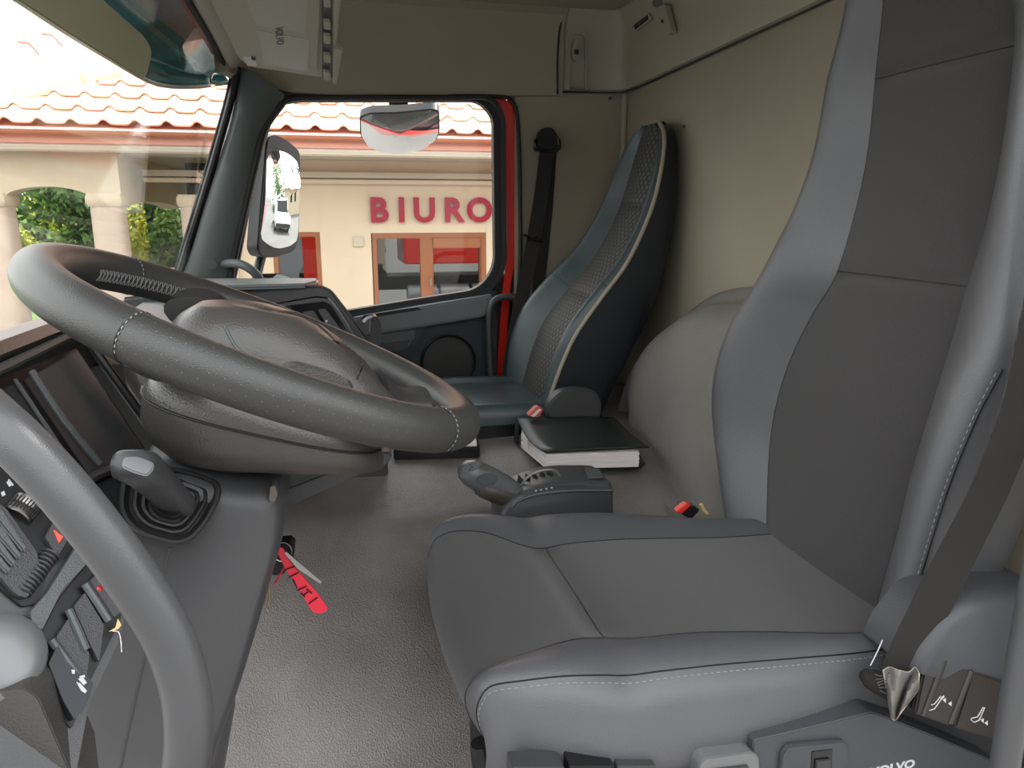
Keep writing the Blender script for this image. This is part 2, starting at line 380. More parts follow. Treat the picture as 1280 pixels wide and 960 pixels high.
# dark joints: thin black strips under the moulding and beside it
mb = MB(); mb.tube([V(.862, WY-.012, 1.782), V(1.03, WY-.018, 1.785), V(1.083, WY-.05, 1.786), V(1.10, WY-.12, 1.787), V(1.103, WY-.2, 1.788), V(1.105, 2.0, 1.800), V(1.11, 1.2, 1.822), V(1.11, .62, 1.835)], .0035, n=8, sm=3); struct('trim_10', mb, M_RUBBER)
mb = MB(); mb.tube([PY(697, 118, WY-.02), PY(697, 70, WY-.025), PY(701, 30, WY-.03), PY(712, 12, WY-.05), PY(735, -8, WY-.09)], .004, n=8, sm=3); struct('trim_11', mb, M_RUBBER)
mb = MB(); mb.tube([V(XR-.01, WY-.0, 1.785), V(XR-.008, WY-.0, 1.2), V(XR-.01, WY-.0, .6)], .013, n=10); struct('trim_12', mb, M_BEIGE2)
# recess with latch on the locker corner
def boxm(c, d, R=None): m_ = MB(); return m_.box(c, d, R)
pA = PY(721, 62, WY-.055)
t = thing('coat_hook', pA, 'small moulded beige latch in a rounded recess of the corner locker', 'hook')
P = [PY(x, y, WY-.062) for x, y in rnd([V(711, 40), V(733, 40), V(734, 112), V(710, 112)], [10, 10, 3, 3])]
Pi = [PY(x, y, WY-.062) for x, y in rnd([V(713, 42.5), V(731, 42.5), V(732, 112), V(712, 112)], [9, 9, 2, 2])]
mb = MB(); mb.ring_prism(P, Pi, (0, .025, 0)); obj('recess_rim', mb, M_BEIGE2, t, bevel=.002)
mb = MB(); mb.prism([PY(x, y, WY-.075) for x, y in [(718, 50), (724, 48), (727, 60), (721, 76), (717, 74), (716, 62)]], (0, .03, 0)); obj('latch', mb, M_BEIGE2, t, bevel=.002)
mb = MB(); mb.box(PY(720.5, 65, WY-.079), (.014, .01, .014)); obj('keyhole', mb, M_BLACK, t)
# lamp/switch slot on rear moulding
RP = Plane((1.066, 2.2, 1.9), (-1, 0, .03))
t = thing('vent_slot', RP.at(804, 27), 'dark slotted vent set in a rounded beige bezel above the rear wall', 'vent')
plate('bezel', RP, [(792, 31), (811, 15), (816, 22), (815, 25), (797, 40), (793, 37)], .004, M_BEIGE2, t, r=3)
plate('slot', RP, [(794, 32), (811, 19), (812, 24), (796, 37)], .002, M_BLACK, t, h0=.0035, bevel=0)
plate('slot_divider', RP, [(800, 29), (803, 26), (804, 31), (801, 33)], .003, M_DARK, t, h0=.0045, bevel=0)
t = thing('belt_hook', RP.at(838, 25), 'beige plastic strap hook under a silver screw on the rear overhead moulding', 'hook')
plate('hook_arm', RP, [(829, 8), (838, 6), (846, 40), (841, 45), (836, 38)], .018, M_BEIGE2, t, r=2, bevel=.003)
plate('hook_hole', RP, [(833, 25), (836, 25), (836, 30), (833, 29)], .002, M_BLACK, t, h0=.0175, r=1, bevel=0)
mb = MB(); mb.lathe(RP.at(826, 4)+RP.n*.012, (0, 1, .3), [(.011, -.02), (.013, -.01), (.013, .01), (.009, .02)], 16); obj('knob', mb, M_SILVER, t)
# small hole on rear wall
mb = MB(); mb.lathe(PX(855, 158, XR-.001), (-1, 0, 0), [(.005, -.004), (.005, .001), (.003, .0015)], 14); o = obj('screw_plug', mb, M_BLACK); tag(o, 'tiny black plug on the beige rear wall above the passenger seat', 'plug')
mb = MB(); mb.lathe(PY(764, 122.5, WY-.012), (0, -1, 0), [(.005, -.02), (.006, 0), (.004, .003)], 14); o = obj('screw', mb, M_SILVER); tag(o, 'small bright screw under the corner of the overhead locker', 'screw')

# =================================================================== OVERHEAD CONSOLE (upper left)
t = thing('overhead_console', PY(350, 60, 2.2), 'beige overhead console with label plates and a row of clips along its side', 'console')
OC = Plane(PY(350, 60, 1.9), (.10, -.25, -1.0))
b0 = [(238, -60), (262, 0), (300, 76), (312, 84), (402, 97), (409, 96), (410, 0), (411, -60)]
mb = MB(); mb.prism([OC.at(x, y) for x, y in rnd([V(*q) for q in b0], [0, 20, 12, 8, 4, 3, 0, 0])], (0, 0, .10)); obj('console_body', mb, M_BEIGE2, t, bevel=.006)
b1 = [(268, -60), (283, 0), (305, 66), (316, 80), (396, 92), (400, 0), (402, -60)]
plate('door_panel', OC, b1, .006, M_BEIGE2, t, r=5, bevel=.003)
plate('instruction_label', OC, [(320, 28), (380, 38), (384, 0), (385, -50), (306, -50), (309, 0)], .0008, mat('label film', (.34, .315, .255), .35), t, h0=.006, bevel=0, label='faint printed plate')
plate('maker_plate', OC, [(329, 76), (384, 86), (386, 46), (322, 34)], .0008, MATS['label film'], t, h0=.006, bevel=0, label='faint lettered plate')
ox = OC.at(352, 62, .008)-OC.at(350, 35, .008); oy = OC.at(362, 46, .008)-OC.at(344, 44, .008)
text('lettering', 'VOLVO', .024, M_DARK, t, OC.at(349, 45, .0072), ox, oy, ext=.0003)
plate('warning_pictogram', OC, [(303, 67), (318, 68), (321, 79), (309, 79)], .0008, mat('pale label', (.5, .48, .42), .5), t, h0=.006, bevel=0)
plate('pictogram_mark', OC, [(313, 67), (319, 68), (318, 72), (314, 71)], .0006, M_BLACK, t, h0=.0068, bevel=0)
plate('clip_rail', OC, [(402, -60), (415, -60), (415, 96), (403, 96)], .004, M_DARK, t, bevel=.001, label='dark recessed rail at the side of the console')
for k, y in enumerate([-30, -8, 20, 38, 62, 84]):
    plate('clip', OC, [(403.5, y), (412, y+1), (412.5, y+11), (404, y+10)], .008, M_BEIGE2, t, h0=.004, r=1.5, bevel=.002)
plate('side_strip', OC, [(416, -60), (430, -60), (420, 49), (416, 50)], .016, M_BEIGE2, t, bevel=.003)
plate('side_strip', OC, [(416, 53), (420, 52), (428, 54), (420, 99), (415, 98)], .016, M_BEIGE2, t, bevel=.003)

# =================================================================== PASSENGER DOOR (door_1)
door = thing('door_1', V(.25, WY+.02, .5), kind='structure')
# window opening measured on the door plane
win = [(345, 131), (372, 126), (600, 126), (617, 146), (619, 335), (598, 362), (520, 374), (437, 388), (318, 400), (283, 400), (300, 320), (322, 205)]
wr = [16, 10, 26, 10, 20, 26, 0, 0, 0, 4, 0, 0]
def dl(pts, r, Y): return [PY(x, y, Y) for x, y in rnd([V(*p) for p in pts], r, 7)]
def off(pts, d):
    c = np.mean(np.array(pts), 0); n = len(pts); out = []
    for i in range(n):
        a, b, c_ = np.array(pts[i-1]), np.array(pts[i]), np.array(pts[(i+1) % n])
        e1 = b-a; e2 = c_-b; e1 = e1/np.linalg.norm(e1); e2 = e2/np.linalg.norm(e2)
        n1 = V(e1[2], 0, -e1[0]); n2 = V(e2[2], 0, -e2[0]); m_ = n1+n2; m_ /= max(np.linalg.norm(m_), .3); m_ = m_/max(.6, m_@n1)
        if m_@(b-c) < 0 and False: m_ = -m_
        out.append(b-m_*d if ORI else b+m_*d)
    return out
ORI = True
wo_ = dl(win, wr, WY)
# orientation test so that a positive offset grows the loop
def area(P): return sum(P[i-1][0]*P[i][2]-P[i][0]*P[i-1][2] for i in range(len(P)))
ORI = True
if abs(area(off(wo_, .01))) < abs(area(wo_)): ORI = False
mb = MB(); mb.ring_prism(off(wo_, .024), wo_, (0, .05, 0)); obj('window_seal', mb, M_RUBBER, door, bevel=.004)
mb = MB(); mb.ring_prism(off(wo_, .046), off(wo_, .024), (0, .05, 0)); obj('door_frame', mb, mat('dark door frame', (.020, .021, .021), .4), door, bevel=.003)
mb = MB(); mb.prism([p+V(0, .030, 0) for p in off(wo_, .01)], (0, .005, 0)); obj('window_glass', mb, M_GLASS, door)
mb = MB(); mb.prism([PY(x, y, WY+.05) for x, y in [(606, 360), (640, 330), (655, 330), (655, 620), (606, 620)]], (0, .01, 0)); obj('door_edge', mb, M_BLACK, door)
mb = MB(); mb.prism([PY(x, y, WY+.05) for x, y in [(318, 96), (665, 96), (665, 123), (318, 122)]], (0, .01, 0)); mb.prism([PY(x, y, WY+.05) for x, y in [(634, 110), (665, 110), (665, 340), (636, 340)]], (0, .01, 0)); obj('door_edge', mb, M_BLACK, door)
# red body aperture beside and below the frame
ro = [PY(x, y, WY+.012) for x, y in [(560, 118), (612, 119), (634, 126), (643, 150), (646, 300), (638, 360), (632, 450), (630, 500)]]
ri = [PY(x, y, WY+.012) for x, y in [(560, 123), (604, 124), (623, 134), (630, 156), (634, 300), (628, 370), (622, 450), (620, 500)]]
mb = MB(); A_ = crs(ro, 5); B_ = crs(ri, 5); mb.grid([list(A_), list(B_), list(B_+V(0, .04, 0)), list(A_+V(0, .04, 0))], cu=True); o = struct('trim_13', mb, M_RED)
mb = MB(); mb.tube([PY(x, y, WY-.005) for x, y in [(560, 119.5), (615, 119.5), (638, 125), (647, 150), (650, 240), (650, 330), (643, 420), (638, 500)]], .0075, n=10, sm=5); o = struct('trim_14', mb, M_RUBBER)
mb = MB(); mb.tube([PY(x, y, WY-.0) for x, y in [(652, 340), (650, 385), (642, 430), (640, 500)]], .012, n=10, sm=4); o = struct('trim_15', mb, M_BLACK)
# red line by the A pillar
mb = MB(); mb.tube([PY(x, y, WY-.02) for x, y in [(318, 190), (306, 260), (297, 310), (290, 352)]], .0035, n=8, sm=4); struct('trim_16', mb, M_RED)
mb = MB(); mb.tube([PY(x, y, WY-.03) for x, y in [(352, 128), (330, 160), (318, 205), (303, 270), (290, 330), (284, 372)]], .016, n=10, sm=5); struct('trim_17', mb, M_RUBBER)
mb = MB(); mb.tube([PY(x, y, WY-.02) for x, y in [(340, 138), (365, 124), (420, 122), (560, 122), (606, 122), (622, 132)]], .009, n=10, sm=5); struct('trim_18', mb, M_RUBBER)
# inner door panel
def dpan(name, pts, Y, dep, m, bv=.004, r=0, label=None):
    q = rnd([V(*p) for p in pts], r) if r else pts
    mb = MB(); mb.prism([PY(x, y, Y) for x, y in q], (0, dep, 0)); return obj(name, mb, m, door, bevel=bv, label=label)
dpan('door_skin', [(420, 392), (480, 384), (560, 373), (600, 366), (621, 362), (622, 620), (420, 620)], WY-.002, .05, M_DOORBLUE, label='dark blue lower door panel')
dpan('sill_ledge', [(440, 398), (520, 384), (600, 371), (617, 368), (613, 392), (600, 397), (540, 407), (470, 418), (440, 420)], WY-.05, .05, mat('door ledge grey', (.13, .14, .145), .42), bv=.008, label='grey ledge below the door window')
dpan('ledge_groove', [(452, 399), (528, 387), (521, 384), (455, 394)], WY-.052, .02, M_BLACK, bv=.001)
dpan('pocket_frame', [(440, 418), (520, 408), (534, 407), (528, 420), (519, 438), (505, 447), (480, 450), (440, 452)], WY-.035, .03, M_DOORBLUE, bv=.006)
dpan('pull_pocket', [(440, 424), (519, 412), (520, 420), (512, 432), (500, 440), (440, 446)], WY-.042, .03, M_MID, bv=.006, label='grey recessed door pull')
dpan('pocket_floor', [(440, 436), (513, 425), (508, 434), (497, 440), (440, 446)], WY-.050, .012, M_DARK, bv=.003)
sc_ = PY(560, 452, WY-.01)
mb = MB(); mb.lathe(sc_, (0, -1, 0), [(.108, 0), (.108, .006), (.102, .010), (.098, .006), (.094, .006)], 40); sp = obj('speaker', mb, M_BLACK, door, label='round black door speaker')
mb = MB(); mb.lathe(sc_, (0, -1, 0), [(.094, .003), (.094, .007), (.06, .010), (.01, .012)], 40); obj('speaker_grille', mb, mat('speaker grille', (.028, .027, .026), .6, ('grain', 260, 1.0)), sp)
# A pillar grab handle on far side and door-side lower grab tube
mb = MB(); mb.tube([PY(x, y, Y) for x, y, Y in [(281, 330, 2.74), (290, 329, 2.69), (303, 331, 2.66), (315, 338, 2.65), (324, 348, 2.66), (333, 366, 2.68)]], .015, n=12, sm=4)
o = obj('grab_handle', mb, M_PILLAR); tag(o, 'curved grey grab handle at the foot of the far windscreen pillar', 'handle')
mb = MB(); mb.tube([PY(x, y, 2.72) for x, y in [(650, 372), (632, 371), (618, 376), (612, 392), (612, 430), (614, 470), (616, 500)]], .013, n=12, sm=4)
o = obj('grab_rail', mb, M_DARK); tag(o, 'dark grey bent grab rail between the passenger door and seat', 'handle')

# exterior side of cab: far door skin below window, roof edge, rear skin
mb = MB(); mb.box((.2, WY+.09, .1), (1.6, .04, 1.55)); o = struct('wall_right.001', mb, M_RED)

# =================================================================== MIRRORS
mr = thing('door_mirror', PY(356, 330, 3.0), 'tall rounded side mirror outside the passenger window showing the yard and parked vans', 'mirror')
mo = [(334, 172), (345, 168), (360, 175), (376, 189), (377, 230), (374, 300), (369, 314), (345, 322), (327, 322), (322, 312), (327, 250)]
MPL = Plane(PY(352, 245, 3.02), (.88, -.70, -.060))
q = rnd([V(*p) for p in mo], 6)
mb = MB(); mb.prism([MPL.at(x, y) for x, y in q], MPL.n*-.06); obj('housing', mb, M_BLACK, mr, bevel=.006)
c0 = np.mean(np.array(q), 0); qi = [c0+(p-c0)*np.array([.90, .965]) for p in q]
C3 = MPL.at(*c0); mb = MB(); mb.loft([[MPL.at(*(c0+(p-c0)*np.array([.90, .965])*f))+MPL.n*(.0115-np.linalg.norm(MPL.at(*(c0+(p-c0)*f))-C3)**2/(2*1.5)) for p in q] for f in (1, .85, .7, .55, .4, .25, .12, .02)]); obj('mirror_glass', mb, M_MIRROR, mr, sharp=85)
mb = MB(); mb.tube([MPL.at(330, 310, -.05), PY(322, 340, 2.98), PY(318, 380, 2.9)], .018, n=10, sm=3); obj('mirror_arm', mb, M_BLACK, mr)
k2 = thing('kerb_mirror', PY(500, 170, 2.98), 'wide rounded kerb mirror hanging at the top of the passenger window', 'mirror')
ko = [(449, 147), (462, 142), (500, 141), (540, 137), (549, 139), (550, 165), (546, 176), (528, 188), (500, 193.5), (475, 191), (458, 183), (450, 170)]
KPL = Plane(PY(500, 168, 2.98), (-.10, -.68, -.70))
q = rnd([V(*p) for p in ko], 4)
mb = MB(); mb.prism([KPL.at(x, y) for x, y in q], KPL.n*-.05); obj('housing', mb, M_BLACK, k2, bevel=.006)
c0 = np.mean(np.array(q), 0); C3 = KPL.at(*c0); R0 = .42
rings = []
for f in (1.0, .85, .7, .55, .4, .25, .12, .02):
    rr = []
    for p in q:
        rr.append(KPL.at(*(c0+(p-c0)*.965*f))+KPL.n*(.001+.016*(1-f*f)))
    rings.append(rr)
mb = MB(); mb.loft(rings); obj('mirror_glass', mb, M_MIRROR, k2, sharp=80)
mb = MB(); mb.box(PY(498, 134, 2.98), (.07, .05, .05)); obj('bracket', mb, M_BLACK, k2, bevel=.005)
w2 = thing('front_mirror', PY(350, 352, 3.05), 'small wide mirror low outside the windscreen pillar, showing pale sky', 'mirror')
q = rnd([V(*p) for p in [(320, 342), (355, 341), (364, 347), (368, 365), (318, 365)]], 4); FP = Plane(PY(345, 352, 3.05), (.25, -.8, .55))
mb = MB(); mb.prism([FP.at(x, y) for x, y in q], FP.n*-.03); obj('housing', mb, M_BLACK, w2, bevel=.004)
c0 = np.mean(np.array(q), 0); mb = MB(); mb.prism([FP.at(*(c0+(p-c0)*np.array([.93, .86])))+FP.n*.0006 for p in q], FP.n*.002); obj('mirror_glass', mb, M_MIRROR, w2)

# =================================================================== DASHBOARD
dash = thing('dashboard', V(-.2, 1.7, .66), 'dark grey truck dashboard running from the driver side to the far door', 'dashboard')
# far part: prism along the cab with its end face towards the driver
FPY = 1.95
fp = [(150, 372), (225, 363), (330, 357), (402, 356), (415, 362), (424, 374), (443, 398), (482, 450), (486, 600), (150, 600)]
mb = MB(); mb.prism([PY(x, y, FPY) for x, y in rnd([V(*p) for p in fp], [0, 5, 5, 10, 6, 6, 6, 4, 0, 0])], (-.05, .84, -.10)); obj('passenger_fascia', mb, M_DARK, dash, bevel=.008, seg=3)
DP = Plane(PY(400, 400, FPY), (0, -1, 0))
plate('fascia_face', DP, [(270, 392), (395, 370), (412, 372), (420, 384), (470, 452), (455, 470), (300, 470)], .006, M_POD, dash, r=5, bevel=.003)
sp_ = plate('switch_panel', DP, [(338, 384), (406, 376), (414, 381), (446, 432), (438, 446), (345, 440)], .006, M_GLOSS, dash, h0=.006, r=4, bevel=.002, label='black switch panel')
for a in [[(359, 393), (372, 390), (392, 420), (380, 420)], [(378, 389), (392, 387), (412, 418), (400, 420)], [(397, 386), (407, 385), (430, 416), (418, 420)]]:
    plate('switch', DP, a, .006, M_DARK, dash, h0=.012, r=2, bevel=.0015)
plate('seat_icon', DP, [(406, 400), (409, 398.5), (410, 400), (407, 402)], .0006, M_WHITEINK, dash, h0=.0182, bevel=0)
mb = MB(); mb.tube([DP.at(x, y, .008) for x, y in [(410, 373), (420, 384), (446, 424), (464, 452)]], .0035, n=8, sm=4); obj('trim_strip', mb, M_SILVER, dash, label='thin silver strip along the fascia edge')
# padded top lid, in a paler grey-green plastic
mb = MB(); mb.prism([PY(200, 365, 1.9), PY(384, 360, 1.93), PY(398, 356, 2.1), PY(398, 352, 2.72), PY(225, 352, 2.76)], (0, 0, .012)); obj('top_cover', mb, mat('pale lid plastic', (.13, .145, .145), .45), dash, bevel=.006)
# near part: instrument hood and cluster
hood = [(-.56, 1.10), (-.50, 1.165), (-.43, 1.20), (-.385, 1.213), (-.360, 1.212), (-.352, 1.200), (-.358, 1.190), (-.375, 1.180), (-.40, 1.10), (-.56, 1.02)]
rings = []
for y, dz, dx in [(.62, .0, 0), (.9, .0, 0), (1.2, -.004, 0), (1.38, -.012, -.01), (1.5, -.03, -.03), (1.58, -.06, -.06)]:
    rings.append([V(x+dx, y, z+dz) for x, z in hood])
mb = MB(); mb.loft(rings); obj('instrument_hood', mb, M_HUB, dash, sharp=50)
mb = MB(); mb.tube([V(-.352, y, 1.186) for y in np.linspace(.62, 1.2, 6)]+[V(-.36, 1.38, 1.175), V(-.38, 1.5, 1.155)], .006, n=8, sm=3); obj('hood_bead', mb, M_MID, dash)
mb = MB(); mb.prism([V(-.40, 1.4, 1.15), V(-.20, 1.44, 1.13), V(-.10, 1.9, 1.13), V(-.45, 1.96, 1.14)], (0, 0, -.02)); obj('centre_shelf', mb, M_MID, dash, bevel=.005)
mb = MB(); mb.box((-.34, 1.7, .92), (.30, .60, .34)); obj('centre_core', mb, M_BLACK, dash)
# instrument cluster face
CP = Plane(V(-.33, 1.0, 1.18), (.15, -.03, .085))
plate('cluster_back', CP, [(-60, 500), (20, 462), (108, 428), (212, 580), (100, 640), (60, 700), (-60, 620)], -.03, M_BLACK, dash, h0=-.016, bevel=0)
cl = plate('cluster_lens', CP, [(42, 466), (108, 430), (203, 572), (128, 592)], .006, M_POD, dash, h0=-.020, bevel=.002, label='blank dark lens of the instrument cluster')
plate('cluster_lens', CP, [(-30, 500), (36, 470), (118, 604), (96, 632), (60, 600)], .006, M_DARK, dash, h0=-.016, bevel=.002)
mb = MB(); mb.tube([CP.at(x, y, -.004) for x, y in [(39, 464), (80, 526), (125, 580)]], .0045, n=10, sm=3); obj('cluster_rib', mb, M_MID, dash)
mb = MB(); mb.tube([CP.at(x, y, -.006) for x, y in [(18, 474), (60, 536), (104, 602)]], .0025, n=8, sm=3); obj('cluster_rib', mb, M_MID, dash)
mb = MB(); mb.tube([CP.at(x, y, .0) for x, y in [(108, 424), (150, 482), (190, 538), (206, 566)]], .0065, n=10, sm=3); obj('cluster_edge', mb, M_BLACK, dash)
mb = MB(); mb.tube([CP.at(x, y, -.006) for x, y in [(205, 556), (190, 562), (150, 583), (126, 592), (100, 606)]], .006, n=10, sm=3); obj('cluster_sill', mb, M_POD, dash)
plate('cluster_base', CP, [(90, 612), (200, 560), (214, 585), (170, 640), (120, 700), (80, 720)], -.05, M_POD, dash, h0=-.012, bevel=.006)
# column stalk cluster seen in the gap left of the shroud
mb = MB(); st0 = PY(190, 490, 1.16); mb.tube([PY(172, 448, 1.18), PY(180, 470, 1.17), PY(194, 498, 1.15), PY(204, 520, 1.14)], [.020, .026, .026, .022], n=14, sm=3)
o = obj('control_stalk', mb, M_HUB); tag(o, 'dark control stalk with small white symbols behind the steering wheel rim', 'stalk')
SPn = Plane(PY(186, 488, 1.118), ray(186, 488)*-1)
for a in [[(176, 482), (181, 483), (181, 487), (177, 486)], [(177, 489), (183, 493), (183, 494.5), (177, 490.5)], [(185, 488), (191, 492), (190.5, 493.5), (185, 489.5)], [(184, 494), (188, 498), (187, 499), (183, 495)]]:
    plate('symbol', SPn, a, .001, M_WHITEINK, o, h0=.0, bevel=0)
mb = MB(); mb.tube([PY(206, 500, 1.12), PY(216, 499, 1.08), PY(228, 496, 1.06)], .006, n=10); obj('stalk_tip', mb, M_BLACK, o)

# =================================================================== STEERING WHEEL
t_, s_ = .415, .031
WN = V(math.sin(t_), math.sin(s_), math.cos(t_)); WN /= np.linalg.norm(WN)
WU = np.cross([0, 1, 0], WN); WU /= np.linalg.norm(WU); WW = np.cross(WN, WU)
WC = CAM+(V(-.0697, .8445, 1.2072)-CAM)*.245/.225
def WL(u, w, n): return WC+WU*u+WW*w+WN*n
RR, RT_ = .245, .0245
wheel = thing('steering_wheel', WC, 'dark grey leather steering wheel with perforated grips and grained hub', 'steering wheel')
mb = MB(); N1, N2 = 128, 28; G = []
for i in range(N1):
    a = 2*math.pi*i/N1; G.append([WL((RR+RT_*math.cos(b))*math.cos(a), (RR+RT_*math.cos(b))*math.sin(a), RT_*math.sin(b)) for b in np.linspace(0, 2*math.pi, N2, endpoint=False)])
mb.grid(G, True, True); rim = obj('rim', mb, M_WHEEL, wheel)
def rimp(a, b, dr=0): return WL((RR+(RT_+dr)*math.cos(b))*math.cos(a), (RR+(RT_+dr)*math.cos(b))*math.sin(a), (RT_+dr)*math.sin(b))
# seams around the rim section + dashed thread
def rang(px, py):
    best = min(np.linspace(-math.pi, math.pi, 721), key=lambda a: sum((np.array(prj(rimp(a, .9)))-np.array([px, py]))**2)); return best
def prj(P):
    d = np.array(P)-CAM; z = d@FW; return 640+FPX*(d@RT)/z, 480-FPX*(d@UP)/z
for (px, py) in [(165, 395), (338, 345), (568, 535)]:
    a = rang(px, py) if py != 345 else rang(156, 335)
    mb = MB(); mb.tube([rimp(a, b, -.0004) for b in np.linspace(0, 2*math.pi, 40)], .0012, n=6); obj('leather_seam', mb, M_BLACK, wheel)
    stitches('seam_thread', [rimp(a+.006, b, .0006) for b in np.linspace(-.6, 3.6, 40)], M_STITCH, wheel, L=.003, gap=.0028, r=.0007)
# perforations on the near grip
mb = MB(); a0, a1 = rang(165, 395), rang(568, 535)
if a1 < a0: a1 += 2*math.pi
cnt = 0; rowsn = 11
for i in range(int((a1-a0)*RR/.0125)):
    for j in range(rowsn):
        a = a0+.03+(i+(.5 if j % 2 else 0))*.0125/RR; b = -.9+j*.33
        if a > a1-.05: continue
        c = rimp(a, b, .0002); n_ = (rimp(a, b, 1)-rimp(a, b)); n_ /= np.linalg.norm(n_); e1 = rimp(a+.01, b)-rimp(a, b); e1 /= np.linalg.norm(e1); e2 = np.cross(n_, e1)
        mb.add([c+(e1*math.cos(q)+e2*math.sin(q))*.0008 for q in np.linspace(0, 2*math.pi, 6, endpoint=False)], [tuple(range(6))]); cnt += 1
obj('perforations', mb, mat('perforation', (.10, .10, .10), .7), wheel, kind='stuff')
# lacing along the inner edge of the far half
mb = MB(); q = 0
aL0, aL1 = math.radians(124), math.radians(163)
arr = np.linspace(0, 1, 64)
def lace(a, b0, b1): mb.tube([rimp(a+.020*f, b0+(b1-b0)*f, .0004) for f in (0, .25, .5, .75, 1)], .0007, n=4)
lo, hi = sorted((aL0, aL1))
for a in np.arange(lo, hi, .030): lace(a, math.pi+.35, math.pi-.25)
for a in np.arange(lo, hi, .030): lace(a, math.pi-.28, math.pi+.50) if False else mb.tube([rimp(a+.020*(1-f), math.pi+.35-.6*f, .0004) for f in (0, .25, .5, .75, 1)], .0006, n=4)
obj('rim_lacing', mb, mat('dark lacing thread', (.20, .20, .20), .8), wheel, kind='stuff')
# hub: domed airbag cover, sides falling away into the column
def hubring(n, u0, u1, w0, k=3.2, num=44, wsh=0):
    out = []
    for a in np.linspace(0, 2*math.pi, num, endpoint=False):
        c, s = math.cos(a), math.sin(a); cu, su = abs(c)**(2/k)*(1 if c > 0 else -1), abs(s)**(2/k)*(1 if s > 0 else -1)
        u = (u0+u1)/2+(u1-u0)/2*cu; w = w0*su*(1-.22*(u-u0)/(u1-u0))+wsh
        nn = n - .10*((u-u0)/(u1-u0)-.35)**2*(1 if n > -.05 else 0)
        out.append(WL(u, w, nn))
    return out
hubr = [(-.040, -.105, .150, .090), (-.030, -.115, .165, .098), (-.008, -.112, .172, .096), (.014, -.104, .172, .088), (.032, -.090, .165, .074), (.043, -.065, .145, .052), (.047, -.02, .10, .02)]
mb = MB(); mb.loft([hubring(*h) for h in hubr]); hub_ = obj('hub_cover', mb, M_HUB, wheel, sharp=60)
# thumb recess pads and split lines on the side facing the door
def hs(u, f):   # point on near side of hub: f 0..1 from bottom to crest
    ns = [h[0] for h in hubr[1:6]]; w_ = [h[3] for h in hubr[1:6]]; n = -.055+f*.075
    w = -np.interp(n, ns, w_)*(1-.22*(u+.11)/.275); return WL(u, w-.0, n-.10*((u+.11)/.275-.35)**2)
HB = surf(hub_)
on_line('hub_joint', HB, [(416, 426), (449, 438), (454, 453), (446, 474)], .0011, M_BLACK, wheel)
on_line('hub_joint', HB, [(496, 468), (495, 484), (490, 500)], .0022, M_BLACK, wheel)
on_line('hub_joint', HB, [(281, 408), (295, 434), (312, 446), (325, 453)], .0018, M_MID, wheel)
on_patch('thumb_recess', HB, [tuple(p) for p in rnd([V(350, 458), V(366, 450), V(410, 462), V(440, 476), V(443, 490), V(425, 490), V(380, 476), V(352, 466)], 8)], mat('brownish rubber pad', (.035, .031, .028), .5, ('grain', 500, .4)), wheel, lift=.0012, depth=.0006, label='brownish oval thumb pad')
# spokes
for k, (u0, w0, a, nn) in enumerate([(-.075, .045, math.radians(116), .0), (-.075, -.045, math.radians(244), -.03), (.13, .045, math.radians(20), -.005), (.13, -.045, math.radians(-26), -.025)]):
    e = V(RR*math.cos(a), RR*math.sin(a)); path = []; rad = []
    rings = []
    tang = V(-math.sin(a), math.cos(a))
    for f in np.linspace(0, 1, 9):
        u = u0+(e[0]-u0)*f; w = w0+(e[1]-w0)*f; n = nn*(1-f)-.016*math.sin(math.pi*f)-.002
        wd = .058-.030*math.sin(math.pi*f*.80)+.022*f*f; th = .024-.006*math.sin(math.pi*f)
        rings.append([WL(u+tang[0]*wd*math.cos(b), w+tang[1]*wd*math.cos(b), n+th*math.sin(b)) for b in np.linspace(0, 2*math.pi, 20, endpoint=False)])
    mb = MB(); mb.loft(rings); obj('spoke', mb, M_WHEEL if k != 9 else M_HUB, wheel, sharp=60)
# spoke lacing near the shroud
mb = MB()
for i in range(16):
    u, w = -.06+i*.0050, -.145; mb.tube([WL(u, w-.012, -.040), WL(u+.004, w, -.036), WL(u+.004, w+.012, -.038)], .0009, n=5)
obj('spoke_lacing', mb, M_STITCH, wheel, kind='stuff')

# =================================================================== COLUMN SHROUD
sh = thing('column_shroud', WL(0, 0, -.25), 'rounded dark steering column shroud with a screw hole under the wheel', 'column cover')
def shr(n, u0, u1, w0, wc, k=2.8):
    return [p+WN*(.55*max(0, -n-.05))*((p-WC)@WU-u0)/(u1-u0) for p in hubring(n, u0, u1, w0, k, 48, wc)]
S1 = [(-.047, -.075, .10, .070, .0), (-.053, -.095, .13, .095, .0), (-.065, -.108, .15, .108, .0), (-.09, -.112, .165, .115, .0), (-.12, -.105, .175, .112, .0), (-.145, -.09, .18, .102, .01), (-.162, -.065, .17, .085, .02), (-.170, -.03, .15, .06, .03)]
mb = MB(); mb.loft([shr(*h) for h in S1]); shb_ = obj('shroud_body', mb, M_HUB, sh, sharp=60)
mb = MB(); r1 = shr(-.092, -.1125, .166, .1155, .0); mb.tube(r1+[r1[0]], .0016, n=6); obj('shroud_joint', mb, M_BLACK, sh)
SB = surf(shb_)
on_patch('screw_hole', SB, [tuple(p) for p in rnd([V(395, 560), V(402, 557), V(411, 559), V(412, 564), V(404, 568), V(396, 566)], 3)], mat('screw hole rim', (.16, .145, .12), .5), sh, lift=.0008, depth=.002, label='pale recessed screw hole')
